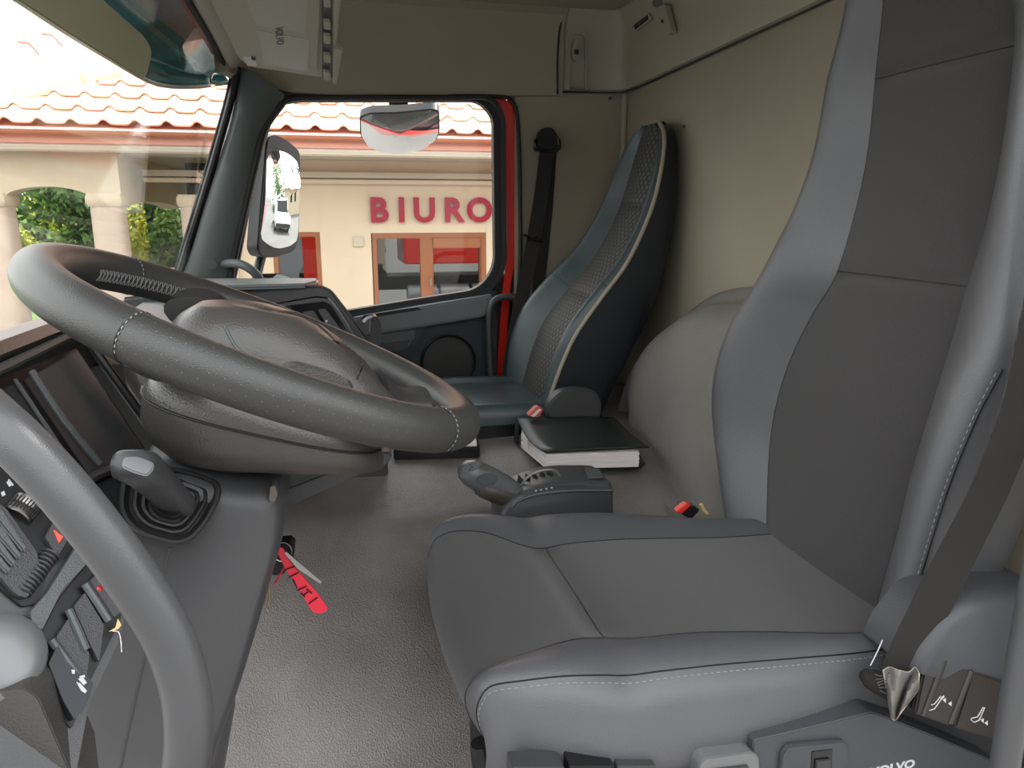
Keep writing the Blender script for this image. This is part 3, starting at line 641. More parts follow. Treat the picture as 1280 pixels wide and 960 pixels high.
# lower column cover behind, running down and to the right
mb = MB()
lower = [(-.16, 1.02, .99, .14, .17), (-.10, 1.12, .95, .14, .20), (.0, 1.28, .92, .13, .22)]
mb.prism([PY(x, y, 1.02) for x, y in rnd([V(255, 560), V(420, 560), V(492, 566), V(486, 580), V(440, 598), V(360, 634), V(300, 640), V(240, 600)], [0, 10, 10, 10, 20, 20, 10, 0])], (0, .42, 0)); obj('lower_cover', mb, M_DARK, sh, bevel=.012, seg=3)
mb = MB(); mb.tube([PY(x, y, 1.013) for x, y in [(345, 617), (400, 596), (450, 575), (470, 566)]], .0012, n=6, sm=3); obj('cover_joint', mb, M_BLACK, sh)

# =================================================================== LOWER POD with gaiter and lever
pod = thing('dash_pod', V(-.2, .95, .6), 'smooth dark lower dashboard pod with a scuffed corner, carrying the gaitered lever', 'dashboard pod')
ring0 = [(150, 640), (152, 604), (175, 585), (230, 584), (290, 600), (340, 606), (352, 618), (357, 640), (352, 680), (335, 740), (300, 860), (262, 970), (250, 1060), (60, 1060), (90, 900), (130, 760), (148, 690)]
q = crs(ring0, 4, True)
mb = MB(); rings = []
for f, dy in [(.86, -.015), (.93, -.008), (.975, .004), (1, .022), (1.0, .10), (.98, .26)]:
    cc = V(225, 800); rings.append([PY(*(cc+(V(*p[:2])-cc)*f), .88)*1.0+V(0, dy, 0) for p in q])
mb.loft(rings); obj('pod_shell', mb, M_POD, pod, sharp=60)
mb = MB(); mb.tube([PY(x, y, .866) for x, y in [(212, 684), (208, 700), (190, 780), (150, 960)]], .0022, n=8, sm=4); obj('pod_joint', mb, M_DARK, pod)
mb = MB(); mb.prism([PY(x, y, .868) for x, y in rnd([V(338, 608), V(344, 607), V(347, 618), V(343, 628), V(336, 626)], 2)], (0, .02, 0)); obj('worn_spot', mb, mat('scuffed plastic', (.10, .085, .07), .6), pod, label='pale scuffed corner')
GPn = Plane(PY(216, 626, .862), (.30, -.62, .72))
gt = thing('lever_gaiter', GPn.at(216, 626), 'black ribbed rounded square gaiter around the column lever', 'gaiter')
go_ = [V(146, 640), V(152, 590), V(185, 578), V(240, 588), V(276, 602), V(277, 622), V(258, 656), V(240, 676), V(220, 682), V(170, 668)]
cc = V(214, 630)
def gring(f, h): return [GPn.at(*(cc+(p-cc)*f), h) for p in rnd(go_, 18, 6)]
prof = [(1.0, -.03), (1.0, .010), (.97, .016), (.90, .016), (.86, .010), (.80, .004), (.74, .004), (.72, .010), (.66, .011), (.64, .004), (.58, .003), (.56, .010), (.50, .011), (.47, .004), (.40, .006), (.36, .018), (.30, .022), (.26, .012)]
mb = MB(); mb.loft([gring(*p) for p in prof]); obj('gaiter_body', mb, M_RUBBER, gt, sharp=50)
lv = thing('column_lever', GPn.at(222, 628), 'short black lever with a silver-grey thumb button, rising from the ribbed gaiter', 'lever')
a = GPn.at(224, 634, .004); b = PY(186, 590, .79); d = b-a
side = V(.15, .0, .0)
def sq(c, t, ru, rw, k=3.4):
    t = t/np.linalg.norm(t); u = np.cross([0, 0, 1.], t); u /= np.linalg.norm(u); w = np.cross(t, u); out = []
    for x in np.linspace(0, 2*math.pi, 28, endpoint=False):
        c_, s_2 = math.cos(x), math.sin(x); out.append(c+u*ru*abs(c_)**(2/k)*(1 if c_ > 0 else -1)+w*rw*abs(s_2)**(2/k)*(1 if s_2 > 0 else -1))
    return out
Tp = PY(167, 580, .765); mb = MB()
path = [a, a+(Tp-a)*.35+V(0, 0, .004), a+(Tp-a)*.7+V(0, 0, .004), Tp]
mb.loft([sq(path[0], d, .018, .013), sq(path[1], d, .018, .0135), sq(path[2], d, .020, .0145), sq(path[3]-(Tp-a)*.03, d, .022, .016), sq(path[3]+(Tp-a)*.07, d, .018, .012), sq(path[3]+(Tp-a)*.09, d, .012, .008)]); obj('lever_grip', mb, M_POD, lv, sharp=50)
TP = Plane(PY(173, 585, .735), -ray(173, 585)/np.linalg.norm(ray(173, 585))+V(.0, 0, .5))
plate('lever_button', TP, [(155, 573), (172, 572), (193, 580), (192, 589), (184, 597), (166, 592), (152, 585)], .004, M_SILVER, lv, r=4, bevel=.0015, label='silver-grey button')

# =================================================================== KEYS
kz = thing('ignition_key', PY(352, 700, 1.0), 'ignition key in its lock with a red plastic tag and dangling keys beside the pod', 'key')
mb = MB(); mb.prism([PY(x, y, .97) for x, y in rnd([V(342, 682), V(364, 680), V(369, 686), V(366, 700), (355, 718), V(340, 720)], 3)], (0, .03, 0)); obj('key_head', mb, M_BLACK, kz, bevel=.003)
mb = MB(); c_ = PY(353, 690, .955); mb.tube([c_+V(math.cos(q)*.012, 0.003*math.sin(q), math.sin(q)*.012) for q in np.linspace(0, 6.283, 20)], .0009, n=6); obj('key_ring', mb, M_METAL, kz)
mb = MB(); mb.prism([PY(x, y, .95) for x, y in rnd([V(347, 684), V(353, 685), V(363, 703), V(398, 744), V(410, 762), V(403, 767), V(391, 766), V(376, 742), V(357, 712), V(347, 692)], [3, 3, 0, 0, 3, 3, 3, 0, 0, 3])], (.001, .0015, 0)); tg = obj('key_tag', mb, M_REDTAG, kz, bevel=.0004, label='red plastic tag with black handwriting')
for a_, b_ in [((357, 712), (369, 708)), ((361, 722), (373, 716)), ((366, 724), (371, 735)), ((372, 738), (383, 733)), ((380, 744), (385, 740)), ((376, 741), (381, 746)), ((386, 755), (397, 747)), ((383, 736), (390, 742))]:
    mb = MB(); mb.tube([PY(*a_, .9485), PY(*b_, .9485)], .0009, n=5); obj('ink_mark', mb, M_BLACK, tg)
mb = MB(); mb.tube([PY(348, 684, .955), PY(358, 700, .953), PY(352, 715, .953), PY(343, 730, .953)], .0011, n=6, sm=3); obj('tag_loop', mb, M_REDTAG, kz)
mb = MB(); mb.prism([PY(x, y, .945) for x, y in [(355, 691), (358, 690), (402, 727), (401, 730), (396, 727), (372, 711)]], (0, .002, 0)); obj('key_blade', mb, M_METAL, kz)
mb = MB(); mb.tube([PY(338, 718, .96), PY(336, 738, .96), PY(332, 757, .96)], .0012, n=6); mb.tube([PY(338, 735, .96), PY(336, 757, .96)], .0014, n=6); obj('spare_key', mb, mat('dull brass', (.30, .24, .15), .4, metal=.8), kz)

# =================================================================== LEFT SWITCH PANELS (end of the dash nearest the door)
lp_ = thing('driver_switch_panel', V(-.3, .7, .7), 'dark driver-side switch panel with hazard switch, air vent, thumbwheels and blank switches', 'switch panel')
LPn = Plane(V(-.262, .70, 1.035), (.62, -.52, .50))
plate('panel_body', LPn, [(-60, 560), (0, 562), (60, 620), (112, 682), (164, 736), (150, 800), (112, 880), (90, 1000), (-60, 1000)], -.10, M_POD, lp_, r=6, bevel=.004)
plate('upper_plate', LPn, [(-60, 566), (0, 574), (48, 626), (92, 682), (84, 694), (60, 712), (44, 756), (25, 760), (-60, 690)], .004, M_BLACK, lp_, r=4, bevel=.002, label='glossy black switch plate')
# air vent
plate('vent_frame', LPn, [(-40, 612), (2, 640), (40, 694), (44, 712), (28, 752), (14, 748), (-40, 690)], .006, M_DARK, lp_, h0=.004, r=5, bevel=.002)
for k in range(4):
    x0, y0 = -14+k*-6.5, 640+k*12; plate('vent_slat', LPn, [(x0-8, y0-6), (x0+10, y0+4), (x0+40+k*0, y0+52-k*3), (x0+35, y0+57-k*3), (x0-8, y0+4)], .004, M_MID, lp_, h0=.010, bevel=.0015)
for (p0, p1) in [((11, 622), (33, 654))]:
    c_ = LPn.at(26, 638, .002); ax = LPn.at(36, 624)-LPn.at(14, 650); ax /= np.linalg.norm(ax)
    mb = MB(); mb.lathe(c_-ax*.009, ax, [(.013, 0), (.014, .001), (.014, .007), (.0135, .009), (.0135, .010), (.014, .012), (.014, .018), (.013, .019)], 28); tw = obj('thumbwheel', mb, M_METAL, lp_, label='ribbed silver thumbwheel', sharp=20)
    for k in range(9):
        aa = -.9+k*.22; u = LPn.n; w = np.cross(ax, u); mb = MB(); p = c_+(u*math.cos(aa)+w*math.sin(aa))*.0142
        mb.box(p, (.0012, .0012, .0012)); mb.tube([p-ax*.006, p+ax*.006], .0008, n=4); obj('thumbwheel_rib', mb, M_BLACK, tw)
c_ = LPn.at(44, 718, .004); ax = LPn.at(56, 704)-LPn.at(32, 736); ax /= np.linalg.norm(ax)
mb = MB()
for k in range(11):
    p = c_+ax*(-.020+k*.004); mb.lathe(p, ax, [(.0065, 0), (.0085, .0008), (.0085, .0024), (.0065, .0032)], 16)
obj('knurled_wheel', mb, M_DARK, lp_)
hz = plate('hazard_switch', LPn, [(50, 676), (61, 656), (78, 680), (66, 700)], .006, M_DARK, lp_, h0=.004, r=3, bevel=.0015)
TR = [(60.5, 667), (72, 676), (67, 683)]
plate('hazard_triangle', LPn, TR, .001, emis('hazard red', (.9, .06, .04), .4), hz, h0=.010, bevel=0, label='red warning triangle')
for a in [[(5, 605), (9, 603), (13, 608), (9, 611)], [(7, 603), (8, 601), (14, 608), (13, 610)], [(-2, 618), (2, 616), (4, 621), (0, 623)]]: plate('headlamp_icon', LPn, a, .0006, M_WHITEINK, lp_, h0=.0045, bevel=0)
plate('divider_bar', LPn, [(93, 680), (112, 698), (70, 742), (46, 790), (36, 800), (30, 770), (52, 745)], .012, M_MID, lp_, r=3, bevel=.004, label='grey raised bar between the two switch plates')
plate('lower_plate', LPn, [(112, 700), (160, 742), (146, 782), (112, 850), (88, 912), (46, 870), (40, 812), (70, 752)], .003, M_BLACK, lp_, r=4, bevel=.002)
for a in [[(124, 712), (150, 745), (156, 752), (146, 768), (136, 776), (106, 730)], [(100, 744), (124, 784), (118, 830), (108, 812), (86, 762)], [(80, 776), (106, 820), (102, 852), (64, 800)]]:
    s_w = plate('blank_switch', LPn, a, .006, M_DARK, lp_, h0=.003, r=3, bevel=.003)
    A1, B1 = LPn.at(*a[-1], .0095), LPn.at(*a[-2], .0095)
    mb = MB(); mb.tube([A1, (A1+B1)/2+LPn.n*.0005, B1], .0035, n=8); obj('switch_ridge', mb, M_MID, s_w)
mb = MB(); mb.lathe(LPn.at(124, 736, .008), LPn.n, [(.003, 0), (.0028, .001), (.001, .002)], 12); obj('pilot_lamp', mb, mat('dark red lens', (.35, .01, .02), .2), lp_, label='small red indicator lens')
mb = MB(); mb.lathe(LPn.at(138, 736, .008), LPn.n, [(.003, 0), (.0025, .002), (.001, .002)], 12); obj('pilot_lamp', mb, M_DARK, lp_)
rk = plate('rocker_switch', LPn, [(52, 834), (64, 810), (108, 858), (100, 884), (84, 904), (70, 880)], .010, mat('blue black plastic', (.010, .013, .020), .4), lp_, h0=.003, r=3, bevel=.004, label='black rocker switch with a white symbol')
for a in [[(88, 853), (94, 851), (99, 858), (95, 861)], [(86, 857), (91, 859), (99, 868), (97, 871), (92, 868)], [(90, 850), (96, 848), (97, 851), (91, 853)], [(80, 842), (84, 842), (84, 847), (81, 847)]]: plate('rocker_icon', LPn, a, .0008, M_WHITEINK, rk, h0=.0132, bevel=0)
lf = thing('dry_leaf', LPn.at(138, 786, .012), 'tiny dry tan leaf with a thread caught on the switch plate', 'leaf')
plate('leaf_blade', LPn, [(139, 778), (143, 786), (140, 790), (134, 793), (127, 794), (136, 789)], .0008, mat('dry leaf', (.62, .45, .22), .7), lf, h0=.012, bevel=0)
mb = MB(); mb.tube([LPn.at(x, y, .012) for x, y in [(141, 789), (148, 790), (151, 800), (152, 815)]], .0004, n=5, sm=3); obj('leaf_stalk', mb, M_PAPER, lf)
# silver-grey knob and grained lower bracket at the frame edge
kb = thing('round_grey_knob', LPn.at(8, 800, .01), 'large satin grey knob at the left edge beside the blank switches', 'knob')
ck = PY(-2, 818, .62); mb = MB(); ax = V(.55, -.6, .65); mb.lathe(ck-ax*.03, ax, [(.034, -.03), (.037, 0), (.038, .022), (.035, .030), (.024, .034), (.01, .035)], 36); obj('knob_body', mb, M_SILVER, kb, sharp=50)
mb = MB(); mb.lathe(ck-ax*.055, ax, [(.036, -.05), (.040, -.01), (.040, .01)], 30); obj('knob_stem', mb, M_HUB, kb)
mb = MB(); mb.prism([PY(x, y, .60) for x, y in rnd([V(-60, 868), V(30, 860), V(48, 872), V(92, 975), V(100, 1040), V(-60, 1040)], [0, 8, 8, 0, 0, 0])], (0, .06, 0)); o = obj('door_side_bracket', mb, M_HUB, bevel=.001); tag(o, 'grained dark bracket in the bottom left corner below the grey knob', 'bracket')

# grab handles nearest the camera
mb = MB(); mb.tube([PY(x, y, Y) for x, y, Y in [(-150, 452, .60), (-60, 484, .52), (0, 532, .47), (70, 602, .455), (131, 676, .45), (174, 736, .45), (208, 792, .45), (229, 850, .45), (236, 905, .45), (233, 955, .455), (222, 1040, .47), (190, 1150, .55)]], .0148, n=20, sm=5)
o = obj('entry_grab_handle', mb, M_HANDLE); tag(o, 'thick curved grey grab handle sweeping down the lower left in front of the switch panels', 'handle')
mb = MB(); mb.tube([PY(x, y, Y) for x, y, Y in [(1460, 560, .95), (1410, 540, .75), (1350, 575, .62), (1312, 640, .56), (1296, 720, .54), (1282, 800, .54), (1268, 880, .54), (1256, 960, .54), (1246, 1060, .54)]], .0140, n=20, sm=5)
o = obj('door_grab_rail', mb, M_HANDLE); tag(o, 'straight grey grab rail at the right edge beside the seat control pod', 'handle')
# glossy oval phone cradle on the dash edge
ph = thing('phone_cradle', PY(469, 420, 1.85), 'glossy black oval cradle with a silver clip standing at the dashboard edge', 'holder')
q = rnd([V(464, 399), V(469, 394), V(476, 402), V(478, 424), V(474, 434), V(467, 432), V(462, 418)], 5)
mb = MB(); mb.prism([PY(x, y, 1.84) for x, y in q], (0, .05, 0)); obj('cradle_shell', mb, M_GLOSS, ph, bevel=.004)
mb = MB(); mb.tube([PY(x, y, 1.86) for x, y in [(455, 403), (460, 398), (468, 396)]], .006, n=8, sm=3); obj('cradle_clip', mb, M_SILVER, ph)
mb = MB(); mb.tube([PY(470, 432, 1.86), PY(474, 441, 1.9), PY(478, 452, 1.95)], .008, n=8); obj('cradle_foot', mb, M_BLACK, ph)

# =================================================================== SEATS
def lerp_st(st, z, k): return interp(z, [s[1] for s in st], [s[k] for s in st])
def seat_back(root, st, yc, thick, m_panel, m_bol, m_side, seams, pipe=None, uvpanel=False, nb=1.0):
    """st: rows (x, z, wn, wf, tn, tf, bh, th) bottom to top: front line, panel half widths near/far, total half widths, bolster height, thickness"""
    A = crs(np.array(st, float), 12); n = len(A); cols_p = np.linspace(-1, 1, 21); G = []; T = []
    for i in range(n):
        a = A[min(i+1, n-1)]-A[max(i-1, 0)]; t = V(a[0], 0, a[1]); t /= np.linalg.norm(t); T.append(t)
    def row(i):
        x, z, wn, wf, tn, tf, bh, th = A[i]; t = T[i]; nf = V(-t[2], 0, t[0]); o = V(x, yc, z); dip = 0
        for zs in seams: dip += .008*math.exp(-((z-zs)/.012)**2)
        def pt(y, d): return o+V(0, y, 0)+nf*d
        P = [pt(-wn if c <= -1 else (wf if c >= 1 else (wn*c if c < 0 else wf*c)), .012*(1-c*c)-.006-dip*(1-abs(c)**6)) for c in cols_p]
        def bol(sg, w, tt, bh=bh):
            out = []
            for q in np.linspace(0, 1, 9):
                y = w+(tt-w)*(1-(1-q)**1.25); d = -.006+(bh+.006)*math.sin(min(1, q/.72)*math.pi/2)-.0 if q < .72 else bh*math.cos((q-.72)/.28*math.pi/2)**.8
                if q >= .72: d = -.0+bh*max(0, math.cos((q-.72)/.28*math.pi/2))**.7
                out.append(pt(sg*y, d))
            return out
        Bn = bol(-1, wn, tn, bh*nb); Bf = bol(1, wf, tf)
        def side(sg, tt): return [pt(sg*tt, 0)]+[pt(sg*(tt-dy*tt), -th*f) for f, dy in [(.25, -.01), (.5, .0), (.75, .03), (.93, .10), (1.0, .22)]]
        Sn = side(-1, tn); Sf = side(1, tf)
        return P, Bn, Bf, Sn, Sf
    R = [row(i) for i in range(n)]
    mb = MB(); mb.grid([r[0] for r in R])
    if uvpanel:
        mb.uv = []; L = 0
        for i in range(n):
            if i: L += float(np.linalg.norm(A[i, :2]-A[i-1, :2]))
            for c in cols_p: mb.uv.append(((A[i, 2] if c < 0 else A[i, 3])*c+.3, L))
    pan = obj('backrest_panel', mb, m_panel, root, sharp=180)
    top = R[-1]
    for k, nm in ((1, 'near'), (2, 'far')):
        mb = MB(); mb.grid([r[k] for r in R]); obj('bolster', mb, m_bol, root, sharp=180)
    mb = MB(); G = []
    for r in R: G.append(list(reversed(r[4]))[::-1])
    mb.grid([r[3] for r in R]); mb.grid([r[4] for r in R]); mb.grid([[r[3][-1], r[4][-1]] for r in R])
    obj('backrest_shell', mb, m_side, root, sharp=60)
    # cap over the top
    ring = list(reversed(top[1]))+top[0]+top[2]; mb = MB(); back = [top[3][-1]+(top[4][-1]-top[3][-1])*f for f in np.linspace(0, 1, len(ring))]
    mid = [ (p*.55+q_*.45)+T[-1]*.010 for p, q_ in zip(ring, back)]
    sn = [top[3][j] for j in range(6)]; 
    mb.grid([ring, mid, back]); obj('backrest_cap', mb, m_side, root, sharp=70)
    for zs in seams:
        i = min(range(n), key=lambda k: abs(A[k, 1]-zs)); mb = MB(); mb.tube([p for p in R[i][0]], .0012, n=6); obj('panel_seam', mb, M_BLACK, root)
    for k in (1, 2):
        mb = MB(); mb.tube([r[k][0] for r in R], .0011, n=6); obj('edge_seam', mb, M_BLACK if not pipe else M_TEAL, root)
    if pipe:
        for k in (1, 2): 
            mb = MB(); mb.tube([r[k][-1]+V(0, (-1 if k == 1 else 1)*.002, 0) for r in R], .0065, n=10); obj('piping', mb, pipe, root)
        mb = MB()
    return R

# ---- driver's seat
DY = 1.12
ds = thing('driver_seat', V(.5, DY, .2), 'grey leather driver seat with charcoal fabric centre panels in the foreground', 'seat')
#      x    z    wn    wf    tn    tf    bh   th
st = [(.850, .60, .150, .150, .235, .25, .030, .13),
      (.864, .70, .150, .185, .255, .30, .045, .14),
      (.892, .85, .148, .240, .270, .385, .065, .15),
      (.907, .96, .148, .248, .285, .415, .075, .15),
      (.925, 1.06, .150, .235, .300, .405, .078, .14),
      (.944, 1.15, .150, .205, .315, .365, .075, .13),
      (.958, 1.23, .150, .165, .300, .325, .070, .12),
      (.980, 1.34, .150, .158, .270, .280, .065, .10),
      (.990, 1.46, .150, .150, .250, .245, .058, .09),
      (.990, 1.60, .143, .150, .235, .230, .050, .09),
      (.975, 1.70, .130, .130, .215, .200, .035, .08),
      (.955, 1.80, .115, .115, .190, .180, .020, .06)]
R_ = seat_back(ds, st, DY, .12, M_FABRIC, M_LEATH, M_LEATH, (1.235, 1.59))
# stitched edge seam on the near bolster
ed = [r[1][-2] for r in R_ if .62 < r[1][-2][2] < 1.2]
stitches('edge_stitching', [p+V(-.001, -.001, 0) for p in [r[1][7] for r in R_ if .66 < r[1][6][2] < 1.15]], M_STITCH, ds, L=.006, gap=.005, r=.0008)
mb = MB(); mb.tube([r[1][7]+V(.004, -.003, 0) for r in R_ if .66 < r[1][6][2] < 1.15], .0012, n=6); obj('edge_seam', mb, M_BLACK, ds)
# cushion
def cushion(root, xs, prof_z, yn_seam, yf_seam, yn_edge, yf_edge, zb, m_panel, m_bol, seamx, frontw):
    """xs: stations along x; front rows wrap down"""
    rowsC, rowsN, rowsF = [], [], []
    for k, (x, z) in enumerate(zip(xs, prof_z)):
        xx = max(x, xs[0]); ys_n, ys_f, ye_n, ye_f = [interp(k, range(len(xs)), q) for q in (yn_seam, yf_seam, yn_edge, yf_edge)]
        dip = .007*math.exp(-((x-seamx)/.010)**2) if k > 5 else 0
        C_ = [V(x, ys_n+(ys_f-ys_n)*c, z-dip*(1-abs(2*c-1)**8)+.006*math.sin(math.pi*c)) for c in np.linspace(0, 1, 15)]
        def b(ys_, ye_, sg):
            out = []; w = abs(ye_-ys_)
            zt = z; low = zb+.0
            for q, h in [(0, 0), (.2, .010), (.45, .017), (.68, .012), (.86, -.004), (.95, -.018), (1.0, -.035), (1.05, -.06), (1.05, -.085), (1.0, -.11), (.85, -.128)]:
                zz = zt+h*max(0, min(1, (zt-zb)/.12)) if h > 0 else zt+h/.128*max(0, zt-zb)
                out.append(V(x+(.022*max(0, q-.6) if k < 5 else 0), ys_+sg*w*q, zz))
            return out
        rowsC.append(C_); rowsN.append(b(ys_n, ye_n, -1)); rowsF.append(b(ys_f, ye_f, 1))
    hw = (max(yf_edge)-min(yn_edge))/2; ymid = (max(yf_edge)+min(yn_edge))/2
    for rows in (rowsC, rowsN, rowsF):
        for k, r in enumerate(rows):
            wk = frontw*max(0, 1-max(0, k-4)/6)
            for p in r: p[0] -= wk*(1-abs((p[1]-ymid)/hw)**2.0)-wk*.15
    def dense(rows):
        A = np.array(rows); n_, m_ = A.shape[:2]; B = crs(A.reshape(n_, -1), 5).reshape(-1, m_, 3)
        C2 = np.array([crs(r, 3) for r in B]); return C2
    rc, rn, rf = dense(rowsC), dense(rowsN), dense(rowsF)
    mb = MB(); mb.grid([list(r) for r in rc]); obj('cushion_panel', mb, m_panel, root, sharp=180)
    mb = MB(); mb.grid([list(r) for r in rn]); obj('cushion_bolster', mb, m_bol, root, sharp=180)
    mb = MB(); mb.grid([list(r) for r in rf]); obj('cushion_bolster', mb, m_bol, root, sharp=180)
    for r in (rn, rf):
        mb = MB(); mb.tube([q[0]+V(0, 0, .0002) for q in r], .0011, n=6); obj('edge_seam', mb, M_BLACK, root)
    return rc, rn, rf
xs = [.240, .208, .185, .172, .174, .190, .225, .28, .335, .372, .42, .52, .64, .76, .90]
pz = [.565, .585, .622, .66, .69, .711, .722, .726, .720, .714, .718, .716, .706, .695, .690]
yn = [.945, .940, .935, .930, .925, .925, .930, .94, .96, .965, .945, .94, .93, .915, .90]
yf = [1.30, 1.33, 1.36, 1.375, 1.385, 1.39, 1.385, 1.355, 1.30, 1.285, 1.285, 1.285, 1.285, 1.285, 1.285]
en = [.90, .89, .885, .88, .872, .865, .845, .830, .820, .818, .815, .812, .818, .83, .85]
ef = [1.33, 1.37, 1.40, 1.415, 1.425, 1.435, 1.45, 1.46, 1.465, 1.465, 1.46, 1.45, 1.42, 1.39, 1.36]
rc, rn, rf = cushion(ds, xs, pz, yn, yf, en, ef, .572, M_FABRIC, M_LEATH, .372, .040)
i0 = int(len(rc)*.62)
row = min(rc[20:], key=lambda r: abs(r[len(r)//2][0]-.372)); mb = MB(); mb.tube([p-V(0, 0, .0) for p in row], .0013, n=6); obj('panel_seam', mb, M_BLACK, ds)
jj = 10
mb = MB(); mb.tube([r[jj]+V(0, -.0, .0002) for r in rn[10:]], .0012, n=6); obj('edge_seam', mb, M_BLACK, ds)
stitches('cushion_stitching', [r[jj+1]+V(0, -.0007, .0004) for r in rn[10:]], M_STITCH, ds, L=.006, gap=.004, r=.0008)
# under-structure
mb = MB(); mb.box((.54, 1.12, .34), (.62, .46, .46)); obj('seat_riser', mb, M_BLACK, ds, bevel=.02)
mb = MB(); mb.tube([V(.175, .92, .60), V(.19, .915, .50), V(.23, .91, .30)], .016, n=10); obj('tilt_strut', mb, M_BLACK, ds)
mb = MB(); mb.prism([PY(x, y, .80) for x, y in rnd([V(640, 958), V(706, 958), (706, 1010), (640, 1010)], 4)], (0, .03, 0)); obj('riser_cover', mb, M_DARK, ds, bevel=.004)
for x0, x1, m_ in [(712, 768, M_BLACK), (772, 820, M_DARK)]:
    mb = MB(); mb.prism([PY(x, y, .80) for x, y in rnd([V(x0, 956), V(x1, 956), (x1, 1000), (x0, 1000)], 3)], (0, .03, 0)); obj('adjuster_lever', mb, m_, ds, bevel=.004)
mb = MB(); mb.prism([PY(x, y, .785) for x, y in rnd([V(874, 956), V(882, 948), V(940, 940), V(949, 947), (950, 1000), (875, 1000)], 4)], (0, .03, 0)); obj('adjuster_lever', mb, M_SILVER, ds, bevel=.004, label='silver-grey adjuster lever')
mb = MB(); mb.prism([PY(x, y, .782) for x, y in rnd([V(886, 963), V(936, 957), (938, 1000), (886, 1000)], 3)], (0, .004, 0)); obj('lever_recess', mb, M_DARK, ds, bevel=.001)
# side trim with pocket, pull and lettering
mb = MB(); mb.prism([PY(x, y, .79) for x, y in rnd([V(942, 925), V(1000, 912), V(1070, 895), V(1090, 890), V(1130, 905), V(1180, 925), V(1250, 955), V(1260, 1010), V(940, 1010)], [4, 10, 10, 6, 20, 20, 4, 0, 0])], (0, .10, 0)); obj('side_trim', mb, M_LEATH if False else mat('slate plastic', (.052, .055, .062), .45, ('grain', 800, .3)), ds, bevel=.008, seg=3)
SP2 = Plane(PY(1100, 940, .79), (0, -1, 0))
plate('pocket_frame', SP2, [(974, 938), (982, 928), (1050, 922), (1056, 930), (1050, 1000), (968, 1000)], .008, MATS['slate plastic'], ds, r=4, bevel=.003)
plate('pull_recess', SP2, [(1010, 934), (1036, 931), (1034, 1000), (1006, 1000)], .002, M_GLOSS, ds, h0=.007, bevel=.0008)
plate('pull_tab', SP2, [(1014, 944), (1032, 942), (1031, 958), (1013, 960)], .004, M_DARK, ds, h0=.009, r=2, bevel=.001)
text('lettering', 'VOLVO', .0185, M_WHITEINK, ds, SP2.at(1116, 960, .0005), V(1, 0, .01), V(0, 0, 1), ext=.0004, bold=.0006, xs=1.25)
mb = MB(); mb.prism([PY(x, y, .83) for x, y in rnd([V(1070, 900), V(1110, 880), V(1165, 880), V(1250, 920), V(1300, 935), (1300, 1000), (1070, 960)], 10)], (0, .10, 0)); 
obj('trim_roll', mb, MATS['slate plastic'], ds, bevel=.02, seg=4)

# ---- seat control pod
cp = thing('seat_control_pod', PY(1200, 900, .80), 'rounded slate grey pod with two dark seat adjustment switches at the right', 'seat control')
q = rnd([V(1138, 840), V(1150, 812), V(1180, 772), V(1215, 748), V(1262, 744), V(1330, 748), V(1330, 1000), V(1262, 925), V(1250, 860)], [4, 12, 20, 20, 20, 0, 0, 6, 10])
mb = MB(); rings = []; cc = V(1250, 840)
for f, dy in [(.90, -.008), (.96, .0), (.99, .010), (1.0, .025), (1.0, .10)]:
    rings.append([PY(*(cc+(V(*p[:2])-cc)*f), .775)+V(0, dy, 0) for p in q])
mb.loft(rings); obj('pod_cover', mb, MATS['slate plastic'], cp, sharp=60)
CPn = Plane(PY(1190, 860, .775), (-.05, -1, .12))
plate('switch_bed', CPn, [(1150, 812), (1180, 824), (1252, 850), (1248, 922), (1184, 905), (1136, 884), (1140, 850)], .004, M_BLACK, cp, h0=-.004, r=3, bevel=.001)
brown = mat('brown black switch plastic', (.030, .026, .024), .4)
sw = []
for a, rid in [([(1152, 813), (1205, 832), (1182, 903), (1137, 887)], ((1180, 824), (1154, 894))), ([(1208, 834), (1254, 850), (1240, 922), (1186, 904)], ((1214, 838), (1188, 904)))]:
    s_w = plate('switch', CPn, a, .012, brown, cp, bevel=.0025); sw.append(s_w)
    mb = MB(); mb.tube([CPn.at(*rid[0], .012), CPn.at(*rid[1], .012)], .0045, n=12); obj('switch_ridge', mb, brown, s_w)
def icon(pts, parent, r=.0007):
    mb = MB(); mb.tube([CPn.at(x, y, .0128) for x, y in pts], r, n=6); return obj('seat_symbol', mb, M_WHITEINK, parent)
icon([(1158, 884), (1162, 888), (1168, 886), (1178, 872), (1176, 870), (1168, 880), (1160, 882), (1158, 884)], sw[0]); icon([(1180, 870), (1176, 874)], sw[0], .0012)
for a in [[(1170, 869), (1174, 867), (1174, 873)], [(1181, 871), (1181, 877), (1177, 874)]]: plate('arrow_symbol', CPn, a, .0006, M_WHITEINK, sw[0], h0=.0122, bevel=0)
icon([(1214, 900), (1218, 903), (1224, 900), (1231, 884), (1229, 884), (1222, 896), (1214, 898), (1214, 900)], sw[1])
for a in [[(1217, 894), (1221, 892), (1221, 898)], [(1226, 895), (1226, 901), (1222, 898)]]: plate('arrow_symbol', CPn, a, .0006, M_WHITEINK, sw[1], h0=.0122, bevel=0)
# lower side panel behind it (driver side body trim)
mb = MB(); mb.prism([PY(x, y, .98) for x, y in rnd([V(1160, 760), V(1195, 690), V(1222, 620), V(1262, 540), V(1330, 500), V(1330, 900), V(1160, 900)], [10, 30, 30, 30, 0, 0, 0])], (0, .06, 0)); o = obj('side_body_panel', mb, M_LEATH, bevel=.01); tag(o, 'smooth slate grey body side panel behind the seat belt at the right edge', 'panel')

